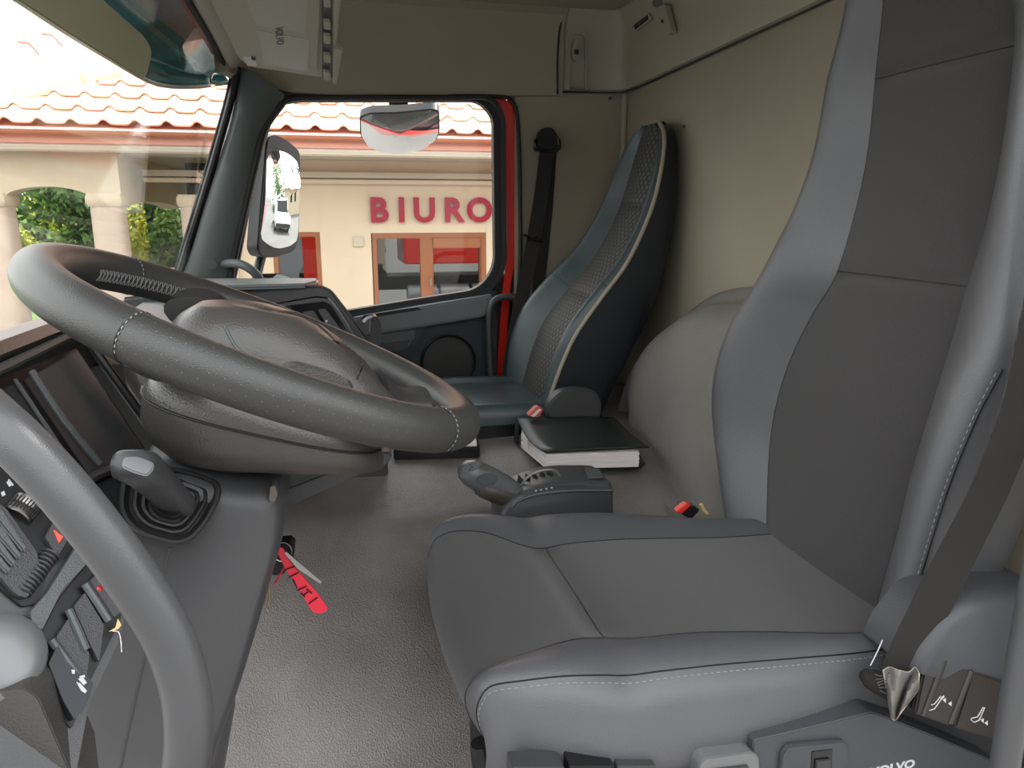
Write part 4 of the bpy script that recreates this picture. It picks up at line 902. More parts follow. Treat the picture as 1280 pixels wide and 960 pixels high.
# ---- driver's belt
def strap(name, C_, wdir, w, m, parent=None, th=.0012, sm=4, tw=None):
    P = crs(np.array(C_, float), sm) if sm else np.array(C_, float); G = []
    Wd = crs(np.array(wdir, float), sm) if len(wdir) == len(C_) else [np.array(wdir[0], float)]*len(P)
    for i, p in enumerate(P):
        t = P[min(i+1, len(P)-1)]-P[max(i-1, 0)]; t /= np.linalg.norm(t); d = Wd[i]-t*(Wd[i]@t); d /= np.linalg.norm(d); n_ = np.cross(t, d)
        G.append([p-d*w/2-n_*th, p-d*w/6-n_*th*1.2, p+d*w/6-n_*th*1.2, p+d*w/2-n_*th, p+d*w/2+n_*th, p+d*w/6+n_*th*1.2, p-d*w/6+n_*th*1.2, p-d*w/2+n_*th])
    mb = MB(); mb.loft(G); return obj(name, mb, m, parent, sharp=40)
db = thing('driver_seat_belt', PY(1140, 800, .79), 'dark woven driver seat belt beside the near bolster, with a torn sleeve at its end', 'seat belt')
mid_ = [(1118, 862), (1136, 815), (1163, 760), (1198, 690), (1238, 610), (1272, 520), (1296, 420), (1322, 300), (1345, 180), (1360, 80)]
strap('webbing', [PY(x, y, Y) for (x, y), Y in zip(mid_, [.785, .785, .785, .785, .78, .775, .765, .755, .75, .75])], [V(1, -.15, .50)]*len(mid_), .058, M_WEB, db)
mb = MB(); bl = [PY(x, y, Y) for x, y, Y in [(1082, 852, .80), (1100, 848, .775), (1122, 858, .772), (1128, 880, .79)]]
rings = []
for k, (x, y, r1, r2) in enumerate([(1080, 850, .012, .010), (1090, 852, .021, .016), (1106, 858, .026, .019), (1120, 862, .022, .017), (1128, 866, .012, .012)]):
    c_ = PY(x, y, .79); rings.append([c_+V(0, -1, 0)*r2*math.cos(b)+V(-.3, 0, .95)*r1*math.sin(b)+V(.001, 0, 0)*math.sin(5*b+k) for b in np.linspace(0, 6.283, 20, endpoint=False)])
mb.loft(rings); obj('stitched_end', mb, M_WEBBLK, db, label='bunched black stitched belt end', sharp=70)
for k in range(6):
    P = [PY(1094+k*1.2+i*6, 843+k*4.5+2*math.sin(i*1.5+k), .768+.0008*i) for i in range(6)]; mb = MB(); mb.tube(P, .0009, n=5, sm=3); obj('stitch_thread', mb, mat('black thread %d' % k, (.07, .065, .06), .8) if k == 0 else MATS['black thread 0'], db)
sl_m = mat('torn grey sleeve plastic', (.16, .15, .14), .4, ('noise', 90, .6))
tp = [(1104, 838), (1112, 834), (1124, 838), (1136, 840), (1144, 834), (1149, 842)]; bt = [(1114, 896), (1116, 899), (1119, 900), (1122, 897), (1128, 888), (1148, 862)]
G = []
for f in np.linspace(0, 1, 8): G.append([PY(a[0]+(b[0]-a[0])*f, a[1]+(b[1]-a[1])*f, .763+.012*math.sin(i*2.1+f*3)) for i, (a, b) in enumerate(zip(tp, bt))])
G = [list(crs(np.array(g), 4)) for g in G]; mb = MB(); mb.grid(G); sv = obj('torn_sleeve', mb, sl_m, db, solid=.0015, sharp=60, label='torn translucent grey sleeve')
mb = MB(); mb.tube([g[0] for g in G]+[G[-1][k] for k in range(1, len(G[0]))], .0009, n=6); mb.tube([g[-1] for g in G], .0009, n=6); mb.tube([p for p in G[0]], .0008, n=6); obj('frayed_edge', mb, mat('frayed edge', (.42, .37, .30), .7), sv)
mb = MB(); mb.tube([PY(1103, 800, .79), PY(1098, 812, .785), PY(1088, 832, .782)], .0008, n=5); obj('loose_thread', mb, M_WHITEINK, db)

# ---- passenger seat
PYc = 2.42
ps = thing('passenger_seat', V(.6, PYc, .3), 'black and teal leather passenger seat with perforated centre and beige piping', 'seat')
#      x     z    wn   wf   tn   tf   bh   th
st = [(.632, .69, .11, .12, .20, .215, .020, .21),
      (.655, .77, .14, .14, .205, .24, .045, .21),
      (.692, .88, .145, .155, .210, .258, .062, .22),
      (.738, .98, .145, .155, .215, .258, .066, .22),
      (.822, 1.095, .14, .14, .215, .238, .058, .20),
      (.893, 1.18, .13, .13, .205, .218, .050, .17),
      (.948, 1.27, .118, .12, .190, .200, .045, .13),
      (.992, 1.37, .10, .115, .180, .185, .040, .10),
      (1.018, 1.46, .098, .105, .168, .172, .034, .075),
      (1.036, 1.54, .092, .095, .150, .155, .025, .06),
      (1.046, 1.59, .080, .080, .125, .130, .016, .05),
      (1.051, 1.618, .062, .062, .095, .097, .010, .045),
      (1.054, 1.632, .046, .046, .066, .066, .006, .04)]
RP_ = seat_back(ps, st, PYc, .12, M_HEXPAD, M_TEAL, M_NAVY, (1.085, 1.375), pipe=M_PIPE, uvpanel=True, nb=.45)
for k in (1, 2):
    r = min(RP_, key=lambda r: abs(r[k][4][2]-1.13)); mb = MB(); mb.tube(r[k], .0014, n=6); obj('bolster_seam', mb, M_NAVY, ps)
# cushion
xs = [.335, .31, .295, .29, .295, .315, .36, .42, .50, .60, .70, .80]
pz = [.62, .64, .67, .70, .72, .735, .745, .747, .745, .742, .735, .725]
n_ = len(xs)
cushion(ps, xs, pz, [2.25]*n_, [2.59]*n_, [2.215, 2.21, 2.205, 2.20, 2.195, 2.19, 2.19, 2.19, 2.19, 2.19, 2.19, 2.195], [2.67]*n_, .62, M_TEAL, M_TEAL, 5, .02)
mb = MB(); mb.box((.555, 2.42, .668), (.52, .475, .096)); obj('cushion_side', mb, mat('glossy black leather', (.009, .010, .011), .22, ('noise', 60, .5)), ps, bevel=.015, seg=3)
mb = MB(); mb.box((.57, 2.42, .56), (.36, .42, .14)); obj('seat_box', mb, M_BLACK, ps, bevel=.01)
q = rnd([V(683, 520), V(686, 505), V(700, 490), V(722, 486), V(744, 488), V(752, 500), V(752, 524), V(690, 524)], 7)
mb = MB(); mb.prism([PY(x, y, 2.10) for x, y in q], (0, .05, 0)); obj('hinge_cover', mb, M_DARK, ps, bevel=.010, seg=3)
q = PY(671, 513, 2.12); bk = thing('belt_buckle', q, 'red seat belt buckle button by the passenger seat hinge behind the folder', 'buckle')
mb = MB(); mb.prism([PY(x, y, 2.09) for x, y in [(660, 520), (672, 508), (680, 512), (674, 522)]], (0, .03, 0)); obj('release_button', mb, mat('faded red plastic', (.55, .10, .08), .4), bk, bevel=.003)
mb = MB(); mb.prism([PY(x, y, 2.085) for x, y in [(664, 520), (674, 511), (677, 512), (668, 521)]], (0, .002, 0)); obj('button_edge', mb, M_PAPER, bk)
bk2 = thing('belt_buckle', PY(855, 640, 1.42), 'bright red seat belt buckle at the rear inner corner of the driver seat', 'buckle')
mb = MB(); mb.prism([PY(x, y, 1.40) for x, y in [(846, 640), (858, 630), (865, 631), (852, 643)]], (0, .02, 0)); obj('release_button', mb, M_REDPL, bk2, bevel=.002)
mb = MB(); mb.prism([PY(x, y, 1.40) for x, y in [(852, 643), (866, 632), (876, 638), (864, 650)]], (0, .025, 0)); obj('buckle_body', mb, M_BLACK, bk2, bevel=.003)
mb = MB(); mb.tube([PY(876, 630, 1.40), PY(880, 638, 1.40), PY(884, 642, 1.40)], .004, n=8); obj('frayed_tip', mb, mat('yellow foam', (.5, .38, .15), .9), bk2)

# ---- passenger belt
pb = thing('passenger_seat_belt', PY(680, 180, WY-.04), 'black passenger seat belt hanging from its pillar anchor beside the red door frame', 'seat belt')
q = rnd([V(670, 188), V(675, 165), V(680, 159), V(690, 159), V(696, 166), V(699, 182), V(698, 188), V(688, 190)], 4)
mb = MB(); mb.prism([PY(x, y, WY-.055) for x, y in q], (0, .05, 0)); obj('anchor_cover', mb, M_BLACK, pb, bevel=.008, seg=3)
mb = MB(); mb.tube([PY(x, y, WY-.06) for x, y in [(670, 174), (670, 184), (678, 188), (692, 189), (699, 184), (698, 174)]], .007, n=10, sm=4); obj('anchor_loop', mb, M_GLOSS, pb)
strap('webbing', [PY(684, 184, WY-.05), PY(677, 240, WY-.065), PY(667, 300, WY-.085), PY(655, 360, WY-.10), PY(643, 420, WY-.12), PY(634, 480, WY-.13)], [V(1, -.1, .2)], .052, M_WEBBLK, pb)
strap('webbing', [PY(688, 184, WY-.03), PY(683, 260, WY-.03), PY(675, 340, WY-.03), PY(668, 420, WY-.03), PY(664, 480, WY-.03)], [V(1, -.0, .05)], .050, M_WEBBLK, pb)
mb = MB()
mb.tube([PY(654, 293, WY-.10), PY(666, 299, WY-.105), PY(678, 302, WY-.10)], .0045, n=8); mb.tube([PY(659, 301, WY-.105), PY(672, 296, WY-.11)], .004, n=8); obj('belt_clip', mb, M_GLOSS, pb, label='small glossy black clip')
mb = MB(); mb.prism([PY(x, y, WY-.13) for x, y in [(632, 474), (636, 460), (640, 462), (660, 484), (640, 500)]], (0, .02, 0)); obj('tongue', mb, mat('dull bronze', (.10, .085, .07), .5), pb)

# =================================================================== CENTRE: rear mound, folder, tray, gear selector
mo_ = thing('engine_cover_backrest', V(1.0, 1.7, .55), 'rounded grey upholstered cover against the rear wall between the two seats', 'engine cover')
yy = [1.40, 1.43, 1.48, 1.58, 1.74, 1.94, 2.08, 2.20, 2.28, 2.34, 2.38]
zt = [1.16, 1.16, 1.155, 1.145, 1.12, 1.09, 1.04, .97, .88, .76, .66]
rings = []
for y, z in zip(yy, zt):
    k = max(.05, (z-.55)/.6); bx = interp(y, [1.40, 1.48, 1.60, 2.2, 2.38], [1.05, .98, .87, .92, 1.02])
    rings.append([V(1.115, y, .5), V(1.115, y, z), V(1.06, y, z+.004), V(1.02+(.93-.9)*0, y, z-.012*k-.002), V(.975, y, z-.06*k), V(.945*1.0, y, z-.14*k), V((.93+bx)/2, y, z-.26*k), V(bx, y, z-.42*k), V(bx-.03*k, y, z-.62*k), V(bx-.06*k, y, .60), V(bx-.06*k, y, .5)])
A = np.array(rings); B = crs(A.reshape(len(rings), -1), 5).reshape(-1, 11, 3); B = [list(crs(r, 4)) for r in B]
mb = MB(); mb.grid(B); mb.f.append(tuple(range((len(B)-1)*len(B[0]), len(B)*len(B[0])))); obj('cover_pad', mb, M_MOUND, mo_, sharp=75)

# folder
fz = .665
fo = thing('ring_binder', V(.65, 2.05, fz), 'open-edged black leatherette binder full of white papers on the engine tunnel', 'binder')
Bc = [PZ(683, 587, fz+.005), PZ(806, 585, fz+.005), PZ(800, 545, fz+.005), PZ(642, 545, fz+.005)]
bot = [PZ(x, y, fz+.004) for x, y in [(684, 587), (700, 588), (803, 585), (807, 581), (790, 555), (643, 553)]]
mb = MB(); mb.prism(bot, (0, 0, .005)); obj('lower_cover', mb, M_COVER, fo, bevel=.002)
topc = [PZ(x, y, fz+.068) for x, y in [(683, 562), (702, 562.5), (804, 561), (811, 558), (768, 522), (646, 521), (645, 525)]]
G = []
E0 = [PZ(x, y, z) for x, y, z in [(646, 521.5, fz+.070), (658, 546, fz+.062), (676, 562, fz+.066), (692, 564.5, fz+.064)]]
E1 = [PZ(x, y, z) for x, y, z in [(768, 522, fz+.070), (786, 540, fz+.068), (800, 552, fz+.066), (811, 559, fz+.064)]]
E0 = crs(E0, 5); E1 = crs(E1, 5)
for a, b in zip(E0, E1): G.append([a+(b-a)*f+V(0, 0, .002*math.sin(f*math.pi)) for f in np.linspace(0, 1, 9)])
mb = MB(); mb.grid(G); tcv = obj('top_cover', mb, M_COVER, fo, solid=.004)
mb = MB(); mb.prism([PZ(645, 520, fz+.070), PZ(642, 553, fz+.006), PZ(646, 556, fz+.006), PZ(649, 524, fz+.070)], (.004, .0, 0)); obj('spine', mb, M_COVER, fo, bevel=.001)
FA = [PZ(x, y, fz+.012) for x, y in [(652, 556), (688, 583), (800, 580), (780, 548), (655, 548)]]
n_sh = 9
for k in range(n_sh):
    j = random.uniform(-.003, .003); z = .0048*k+(fz+.011)
    a = [PZ(652, 552, fz+.03), PZ(684, 578, fz+.03), PZ(799, 575, fz+.03), PZ(786, 548, fz+.03), PZ(655, 546, fz+.03)]
    mb = MB(); mb.prism([V(p[0]+j, p[1]+j*.6, z) for p in a], (0, 0, .0042)); obj('paper_block', mb, M_PAPER, fo)
mb = MB(); p0 = PZ(655, 530, fz+.05); 
for (x, y) in [(652, 536), (656, 548)]: mb.prism([PZ(x, y, fz+.062), PZ(x+3, y+2, fz+.062), PZ(x+3, y+14, fz+.03), PZ(x, y+12, fz+.03)], (.003, .002, 0))
obj('index_sheet', mb, M_PAPER, fo)
EX = PZ(700, 551, fz+.071)-PZ(692, 551, fz+.071)
text('cover_lettering', 'VIVA', .009, mat('grey emboss', (.18, .19, .19), .5), fo, PZ(693, 555.5, fz+.0697), EX, PZ(693, 540, fz+.07)-PZ(693, 555, fz+.07), ext=.0002)

# low black tray with papers behind the wheel
tr = thing('document_tray', V(.33, 2.2, .60), 'low black tray with white papers on the tunnel beyond the steering wheel', 'tray')
a = [PZ(x, y, .655) for x, y in [(492, 576), (600, 574), (598, 558), (500, 558)]]
mb = MB(); mb.prism(a, (0, 0, .035)); obj('tray_body', mb, M_GLOSS, tr, bevel=.005)
a = [PZ(x, y, .692) for x, y in [(540, 560), (596, 558), (594, 546), (545, 547)]]
mb = MB(); mb.prism(a, (0, 0, .012)); obj('papers', mb, M_PAPER, tr, bevel=.001)

# gear selector
gs = thing('gear_selector', V(.55, 1.62, .60), 'grey automatic gear selector with a leather-collared lever on a rounded console', 'gear selector')
GY = 1.60
q = [(626, 640), (634, 628), (652, 615), (680, 605), (715, 601), (752, 601), (764, 602), (767, 610), (767, 660), (626, 660)]
mb = MB(); rings = []
for f, dy in [(.92, -.008), (.98, -.002), (1, .012), (1, .10), (.985, .118), (.93, .125)]:
    cc = V(700, 635); rings.append([PY(*(cc+(V(*p)-cc)*f), GY-.03)+V(0, dy, 0) for p in [tuple(p_) for p_ in rnd([V(*p) for p in q], [4, 8, 14, 14, 14, 10, 6, 4, 0, 0])]])
mb.loft(rings); obj('console_body', mb, M_POD, gs, sharp=50)
mb = MB(); mb.tube([PY(x, y, GY-.041) for x, y in [(640, 634), (650, 625), (676, 617), (720, 613), (766, 613)]], .0028, n=8, sm=4); obj('console_rib', mb, M_MID, gs)
TPz = Plane(PY(710, 594, GY+.02), (0, -.15, 1)); 
mb = MB(); mb.prism([PZ(x, y, .735) for x, y in rnd([V(730, 587), V(748, 587), V(755, 598), V(736, 599)], 2)], (0, 0, .005)); obj('lid_button', mb, M_MID, gs, bevel=.001)
mb = MB(); mb.tube([PY(x, y, GY+.01) for x, y in [(650, 612), (656, 600), (668, 591), (684, 587), (696, 590), (706, 606)]], .0032, n=8, sm=4); obj('gate_rim', mb, M_SILVER, gs)
bk_ = mat('brown black gaiter', (.045, .036, .028), .5)
for k in range(5):
    c_ = PY(652+k*9, 606-k*2.2, GY+.03); mb = MB(); mb.lathe(c_, (1, 0, .25), [(.010, -.008), (.026-.001*k, 0), (.010, .008)], 20); obj('gaiter_fold', mb, bk_, gs, sharp=60)
for k in range(4): mb = MB(); mb.box(PY(670+k*6.5, 613.5-k*1.2, GY-.0395), (.004, .003, .0025)); obj('gate_mark', mb, M_WHITEINK, gs)
# lever with knob, tilted towards the windscreen
ka = PY(655, 622, GY); kb_ = PY(582, 592, GY); d = kb_-ka; L_ = np.linalg.norm(d); d = d/L_
def ell(c, t, a_, b_, n=26):
    t = t/np.linalg.norm(t); w = np.cross(t, [0, 1., 0]); w /= np.linalg.norm(w)
    if w[2] < 0: w = -w
    return [c+w*a_*math.sin(x)+V(0, 1, 0)*b_*math.cos(x) for x in np.linspace(0, 2*math.pi, n, endpoint=False)]
kn = [(0, .016, .020, 0), (.12, .026, .022, 0), (.35, .033, .025, .001), (.6, .036, .028, .003), (.8, .034, .029, .006), (.95, .030, .028, .008), (1.05, .022, .022, .008), (1.10, .010, .012, .008)]
mb = MB(); mb.loft([ell(ka+d*L_*f+V(0, 0, h), d, a_, b_) for f, a_, b_, h in kn]); kk = obj('lever_knob', mb, mat('knob grey', (.10, .105, .108), .28, ('grain', 900, .2)), gs, sharp=70)
mb = MB(); mb.loft([ell(ka+d*L_*f+V(0, -.006, h), d, a_, b_) for f, a_, b_, h in [(-.04, .020, .018, -.010), (.25, .025, .022, -.012), (.5, .026, .025, -.014), (.72, .022, .024, -.016), (.80, .010, .012, -.014)]]); obj('leather_collar', mb, bk_, gs, sharp=70, label='brown-black leather collar')
ca = ka+d*L_*.98+V(0, 0, .034)
q = [PY(x, y, GY-.026) for x, y in rnd([V(577, 588), V(582, 579), V(596, 576), V(603, 580), V(596, 588), V(582, 593)], 4)]
mb = MB(); mb.prism(q, (0, .01, 0)); cap_ = obj('knob_cap', mb, M_SILVER, gs, bevel=.002, label='silver cap with shift symbols')
for (x, y) in [(588, 581), (590, 584), (587, 587)]: mb = MB(); mb.box(PY(x, y, GY-.0275), (.0045, .001, .0018)); obj('shift_symbol', mb, M_BLACK, cap_)
q = [PY(x, y, GY-.031) for x, y in rnd([V(593, 600), V(600, 594), V(616, 593), V(625, 598), V(618, 606), V(600, 607)], 4)]
mb = MB(); mb.prism(q, (0, .01, 0)); obj('thumb_button', mb, M_MID, gs, bevel=.003)
mb = MB(); mb.prism([PY(x, y, GY-.02) for x, y in rnd([V(592, 611), V(612, 616), V(618, 624), V(606, 622), V(594, 618)], 2)], (0, .04, 0)); obj('trigger', mb, M_DARK, gs, bevel=.003)
mb = MB(); mb.box(PY(652, 640, GY+.03), (.06, .10, .10)); obj('console_foot', mb, M_BLACK, gs)

# =================================================================== OUTSIDE
M_WALL = mat('cream render', (.60, .50, .355), .9, ('noise', 60, .2), var=.03, varscale=1.2)
M_SOFF = mat('beige soffit', (.50, .44, .33), .8)
M_WHITEP = mat('white fascia', (.85, .83, .78), .5)
M_TILE = mat('terracotta tile', (.86, .50, .36), .55, ('noise', 30, .4), var=.10, varscale=2)
M_TILE2 = mat('terracotta tile light', (.90, .58, .44), .55, ('noise', 30, .4), var=.10, varscale=2)
M_GUT = mat('copper brown gutter', (.50, .17, .08), .4)
M_GUT2 = mat('salmon fascia board', (.70, .34, .24), .5)
M_WOOD = mat('orange brown window frame', (.27, .10, .035), .4, ('wave', 30, .3))
M_PINKCOL = mat('pale sandstone column', (.62, .50, .40), .85, ('noise', 20, .5), var=.05, varscale=4)
M_YARD = mat('grey block paving', (.17, .165, .16), .9, ('noise', 8, .5), var=.10, varscale=.8)
M_SIGN = mat('dark red sign', (.30, .008, .030), .3)
mb = MB(); mb.box((0, 10, GZ-.1), (160, 140, .2)); yard = struct('floor.001', mb, M_YARD); yard.location.z = GZ-.2
bd = thing('office_building', V(0, 9.9, GZ), 'cream office building with terracotta tiled roof, porch columns and a dark red sign', 'building')
def bx(name, c, d, m, parent=bd, bevel=0, label=None, kind=None): mb = MB(); mb.box(c, d); return obj(name, mb, m, parent, bevel=bevel, label=label, kind=kind)
EY, EZ = 8.95, 2.16; SLP = math.tan(math.radians(30))
# facade wall built round its openings
YW = 9.9
def fx(px, py=300): return PY(px, py, YW)[0]
def fzp(py, px=530): return PY(px, py, YW)[2]
dx0, dx1, dz1, dz0 = fx(465, 330), fx(608, 330), fzp(291), GZ
wx0, wx1, wz1, wz0 = fx(342, 330), fx(402, 330), fzp(290, 400), fzp(372, 400)
wl_ = -1.35
for (x0, x1, z0, z1) in [(wl_, wx0, GZ, 2.3), (wx0, wx1, GZ, wz0), (wx0, wx1, wz1, 2.3), (wx1, dx0, GZ, 2.3), (dx0, dx1, dz1, 2.3), (dx1, 6.0, GZ, 2.3)]:
    bx('wall_panel', ((x0+x1)/2, YW+.15, (z0+z1)/2), (x1-x0+.002, .3, z1-z0), M_WALL)
bx('cornice', (2.0, YW-.04, 1.72), (8.2, .10, .05), M_WALL); bx('cornice', (2.0, YW-.02, 1.80), (8.2, .14, .07), M_SOFF)
bx('soffit', (.8, (EY+YW)/2+.1, 2.0), (11.0, YW-EY+.2, .04), M_SOFF)
bx('fascia_board', (.8, EY+.06, 2.03), (11.0, .03, .12), M_WHITEP)
bx('trim_board', (.8, EY+.03, 2.10), (11.0, .05, .10), M_GUT2)
mb = MB(); rings = []
for x in (-4.7, 6.3): rings.append([V(x, EY-.06+.065*math.cos(a), 2.175+.055*math.sin(a)) for a in np.linspace(math.pi, 2*math.pi, 12)]+[V(x, EY-.06+.055*math.cos(a), 2.178+.045*math.sin(a)) for a in np.linspace(2*math.pi, math.pi, 12)])
mb.loft(rings); obj('gutter', mb, M_GUT, bd)
mb = MB(); mb.tube([V(-4.7, EY-.125, 2.178), V(6.3, EY-.125, 2.178)], .012, n=8); mb.tube([V(-4.7, EY+.005, 2.182), V(6.3, EY+.005, 2.182)], .012, n=8); obj('gutter_bead', mb, M_WHITEP, bd)
# roof deck
mb = MB(); mb.prism([V(-4.6, EY+.05, 2.17), V(6.3, EY+.05, 2.17), V(6.3, EY+4.6, 2.17+4.55*SLP), V(-.8, EY+4.6, 2.17+4.55*SLP)], (0, 0, .05)); obj('roof_deck', mb, M_GUT2, bd)
# roman tiles, shared mesh
tw_, tl_ = .305, .355
prof = [(0, 0), (.04, -.004), (.11, -.006), (.165, -.003), (.19, .012), (.21, .036), (.24, .050), (.27, .036), (.292, .010), (.315, 0)]
mbt = MB(); up_ = V(0, math.cos(math.radians(30)), math.sin(math.radians(30))); nn = V(0, -math.sin(math.radians(30)), math.cos(math.radians(30)))
G = [[V(x, 0, 0)+up_*s+nn*(h+.030*(1-s/tl_)+t) for x, h in prof] for s, t in [(0, -.018), (0, 0), (tl_+.03, 0), (tl_+.03, -.018)]]
mbt.grid(G, cu=True)
tile0 = None
def hipx(y): return -3.9+(y-EY)*1.35
for r in range(8):
    for c in range(36):
        x = -4.3+c*tw_; y0 = EY-.01+r*tl_*math.cos(math.radians(30)); z0 = EZ+.07+r*tl_*math.sin(math.radians(30))
        if x < hipx(y0)-.1 or x > 5.0: continue
        if r > 3 and x > .4: continue
        if tile0 is None:
            tile0 = obj('roof_tile', mbt, M_TILE, bd); tile0.data.materials.clear(); tile0.data.materials.append(M_TILE); t2 = tile0.data.copy(); t2.materials.clear(); t2.materials.append(M_TILE2); o = tile0
            base = np.array(bd['_o'])
        else:
            o = tile0.copy(); COL.objects.link(o); o.data = t2 if random.random() < .4 else tile0.data
        o.location = (x+random.uniform(-.003, .003), y0+base[1]*1-0-0, z0+random.uniform(-.003, .003)); o.location = (o.location.x-0, y0, z0)
        o.rotation_euler.z = random.uniform(-.006, .006)
# tiles were modelled about the world origin: mesh data is offset by the building origin, undo it
for me in (tile0.data, t2):
    for v in me.vertices: v.co = v.co+Vector(tuple(base))
for o in bd.children:
    if o.name.startswith('roof_tile'): o.location = o.location-Vector(tuple(base))
# ridge caps and snow hooks on the hip
for k in range(8):
    y = EY+.25+k*.42; x = hipx(y); z = EZ+.10+(y-EY)*SLP; mb = MB(); d = V(1.35, 1, SLP); d /= np.linalg.norm(d); c_ = V(x, y, z)
    mb.tube([c_-d*.26, c_+d*.26], [.085, .075], n=12); obj('hip_cap', mb, M_TILE2, bd)
for px, py in [(22, 52), (52, 42)]:
    y = EY+1.9+(px-22)*.012; p = PY(px, py, y); mb = MB(); mb.tube([p+V(.22, 0, -.14), p+V(.12, 0, -.02), p+V(.05, 0, -.01), p], .012, n=6, sm=3); obj('snow_hook', mb, M_GUT, bd)
# roof underside block and far slope (closes the building)
mb = MB(); mb.prism([V(-.8, EY+4.6, 2.2+4.55*SLP), V(6.3, EY+4.6, 2.2+4.55*SLP), V(6.3, EY+9, 2.1), V(-4.6, EY+9, 2.1)], (0, 0, .05)); obj('roof_deck', mb, M_TILE, bd)
# sign letters
sg = thing('office_sign', V((fx(462)+fx(614))/2, YW-.05, 1.35), 'dark red mounted letters reading BIURO above the brown glazed door', 'sign')
for ch, a, b in [('B', 461, 486), ('I', 497, 507), ('U', 517, 544), ('R', 554, 579), ('O', 585, 614)]:
    c_ = PY((a+b)/2, 264, YW-.04); text('letter', ch, .42, M_SIGN, sg, c_, V(1, 0, 0), V(0, 0, 1), ext=.015, bold=.014)
# glazed door with side light, brown frames
dr = thing('glazed_office_door', V((dx0+dx1)/2, YW+.05, GZ), 'orange-brown framed glazed entrance door with a side pane under the red sign', 'door')
YD = YW+.05
def fr(x0, x1, z0, z1, m=M_WOOD, y=YD, d=.10, parent=dr, name='door_frame'): return bx(name, ((x0+x1)/2, y, (z0+z1)/2), (x1-x0, d, z1-z0), m, parent, bevel=.006)
xa, xb, xc, xd = fx(465), fx(525), fx(541), fx(600); zt_ = dz1
fr(xa, dx1, zt_-.07, zt_); fr(xa, xa+.06, GZ, zt_-.07); fr(dx1-.08, dx1, GZ, zt_-.07); fr(xb, xc, GZ, zt_-.07)
fr(xc, dx1-.08, zt_-.20, zt_-.07, y=YD-.02); fr(xd-.0, dx1-.08, GZ, zt_-.2, y=YD-.02)
bx('door_glass', ((xa+dx1)/2, YD+.02, (GZ+zt_)/2), (dx1-xa-.1, .01, zt_-GZ-.1), M_GLASSFAR, dr)
mb = MB(); p = PY(538, 352, YD-.08); mb.tube([p+V(0, .03, .05), p+V(0, -.03, .05), p+V(0, -.03, -.05), p+V(0, .03, -.05)], .012, n=8); obj('door_handle', mb, M_METAL, dr)
wn_ = thing('office_window', V((wx0+wx1)/2, YW+.05, wz0), 'brown framed office window reflecting a dark parked vehicle, left of the door', 'window')
for a_, b_, c_, d_ in [(wx0, wx1, wz1-.06, wz1), (wx0, wx1, wz0, wz0+.06), (wx0, wx0+.06, wz0+.06, wz1-.06), (wx1-.06, wx1, wz0+.06, wz1-.06)]: fr(a_, b_, c_, d_, parent=wn_, name='window_frame')
bx('window_pane', ((wx0+wx1)/2, YD+.02, (wz0+wz1)/2), (wx1-wx0-.1, .01, wz1-wz0-.1), M_GLASSFAR, wn_)
# dark room behind glass
bx('office_interior', (.9, YW+1.3, .4), (5.5, .1, 3.4), mat('dim office wall', (.05, .05, .05), .9)); bx('office_interior', (.9, YW+.8, GZ+.05), (5.5, 1.0, .1), MATS['dim office wall'])
# wall junction box
bx('wall_box', (PY(448, 302, YW-.01)[0], YW-.01, PY(448, 302, YW)[2]), (.13, .03, .13), M_SOFF, bevel=.004)
# vehicle parked in front of the glass whose image is seen there: red lorry far behind the cab is mirrored by the shop glass
# porch: columns, lintels with a shallow arch
def column(px0, px1, Y, w):
    x = PY((px0+px1)/2, 330, Y)[0]; c_ = V(x, Y, GZ); 
    mb = MB(); mb.loft([rnd([c_+V(-w/2*f, -w/2*f, z), c_+V(w/2*f, -w/2*f, z), c_+V(w/2*f, w/2*f, z), c_+V(-w/2*f, w/2*f, z)], .10, 4) for f, z in [(1.15, 0), (1.15, .15), (1.02, .2), (1.0, .3), (.97, 2.70), (.98, 2.78)]]); o = obj('porch_column', mb, M_PINKCOL, bd)
    mb = MB(); mb.loft([rnd([c_+V(-w/2*f, -w/2*f, z), c_+V(w/2*f, -w/2*f, z), c_+V(w/2*f, w/2*f, z), c_+V(-w/2*f, w/2*f, z)], .05, 3) for f, z in [(1.0, 2.66), (1.12, 2.70), (1.12, 2.76), (1.0, 2.80)]]); obj('column_capital', mb, M_WALL, o)
column(-22, 22, 9.35, .40); column(128, 160, 9.35, .34)
column(236, 262, 9.75, .30)
# lintels
def arch(name, x0, x1, Y, zb, zs, zt2, th, n=16, ax=0):
    top = []; bot = []
    for f in np.linspace(0, 1, n):
        x = x0+(x1-x0)*f; top.append((x, zt2)); bot.append((x, zb+zs*math.sin(math.pi*f)**.6))
    P = [(V(x, Y, z) if not ax else V(Y, x, z)) for x, z in bot+top[::-1]]
    mb = MB(); mb.prism(P, (0, th, 0) if not ax else (th, 0, 0)); return obj(name, mb, M_WALL, bd)
xc1 = PY(0, 330, 9.35)[0]; xc2 = PY(145, 330, 9.35)[0]
arch('porch_lintel', xc1+.2, xc2-.15, 9.2, 1.52, .10, 1.99, .3); arch('porch_lintel', xc1-2.0, xc1-.2, 9.2, 1.52, .10, 1.99, .3)
arch('porch_lintel', xc2-.15, xc2+.17, 9.2, 1.54, 0, 1.99, .3); arch('porch_lintel', xc1-.2, xc1+.2, 9.2, 1.52, 0, 1.99, .3)
arch('porch_lintel', 9.5, 12.6, xc2-.1, 1.40, .08, 1.99, .25, ax=1)
bx('porch_ceiling', (-3.6, 11.0, 2.02), (4.4, 3.8, .05), M_SOFF)
bx('wall_panel', (wl_+.1, 11.5, .5), (.25, 3.4, 3.5), M_WALL)
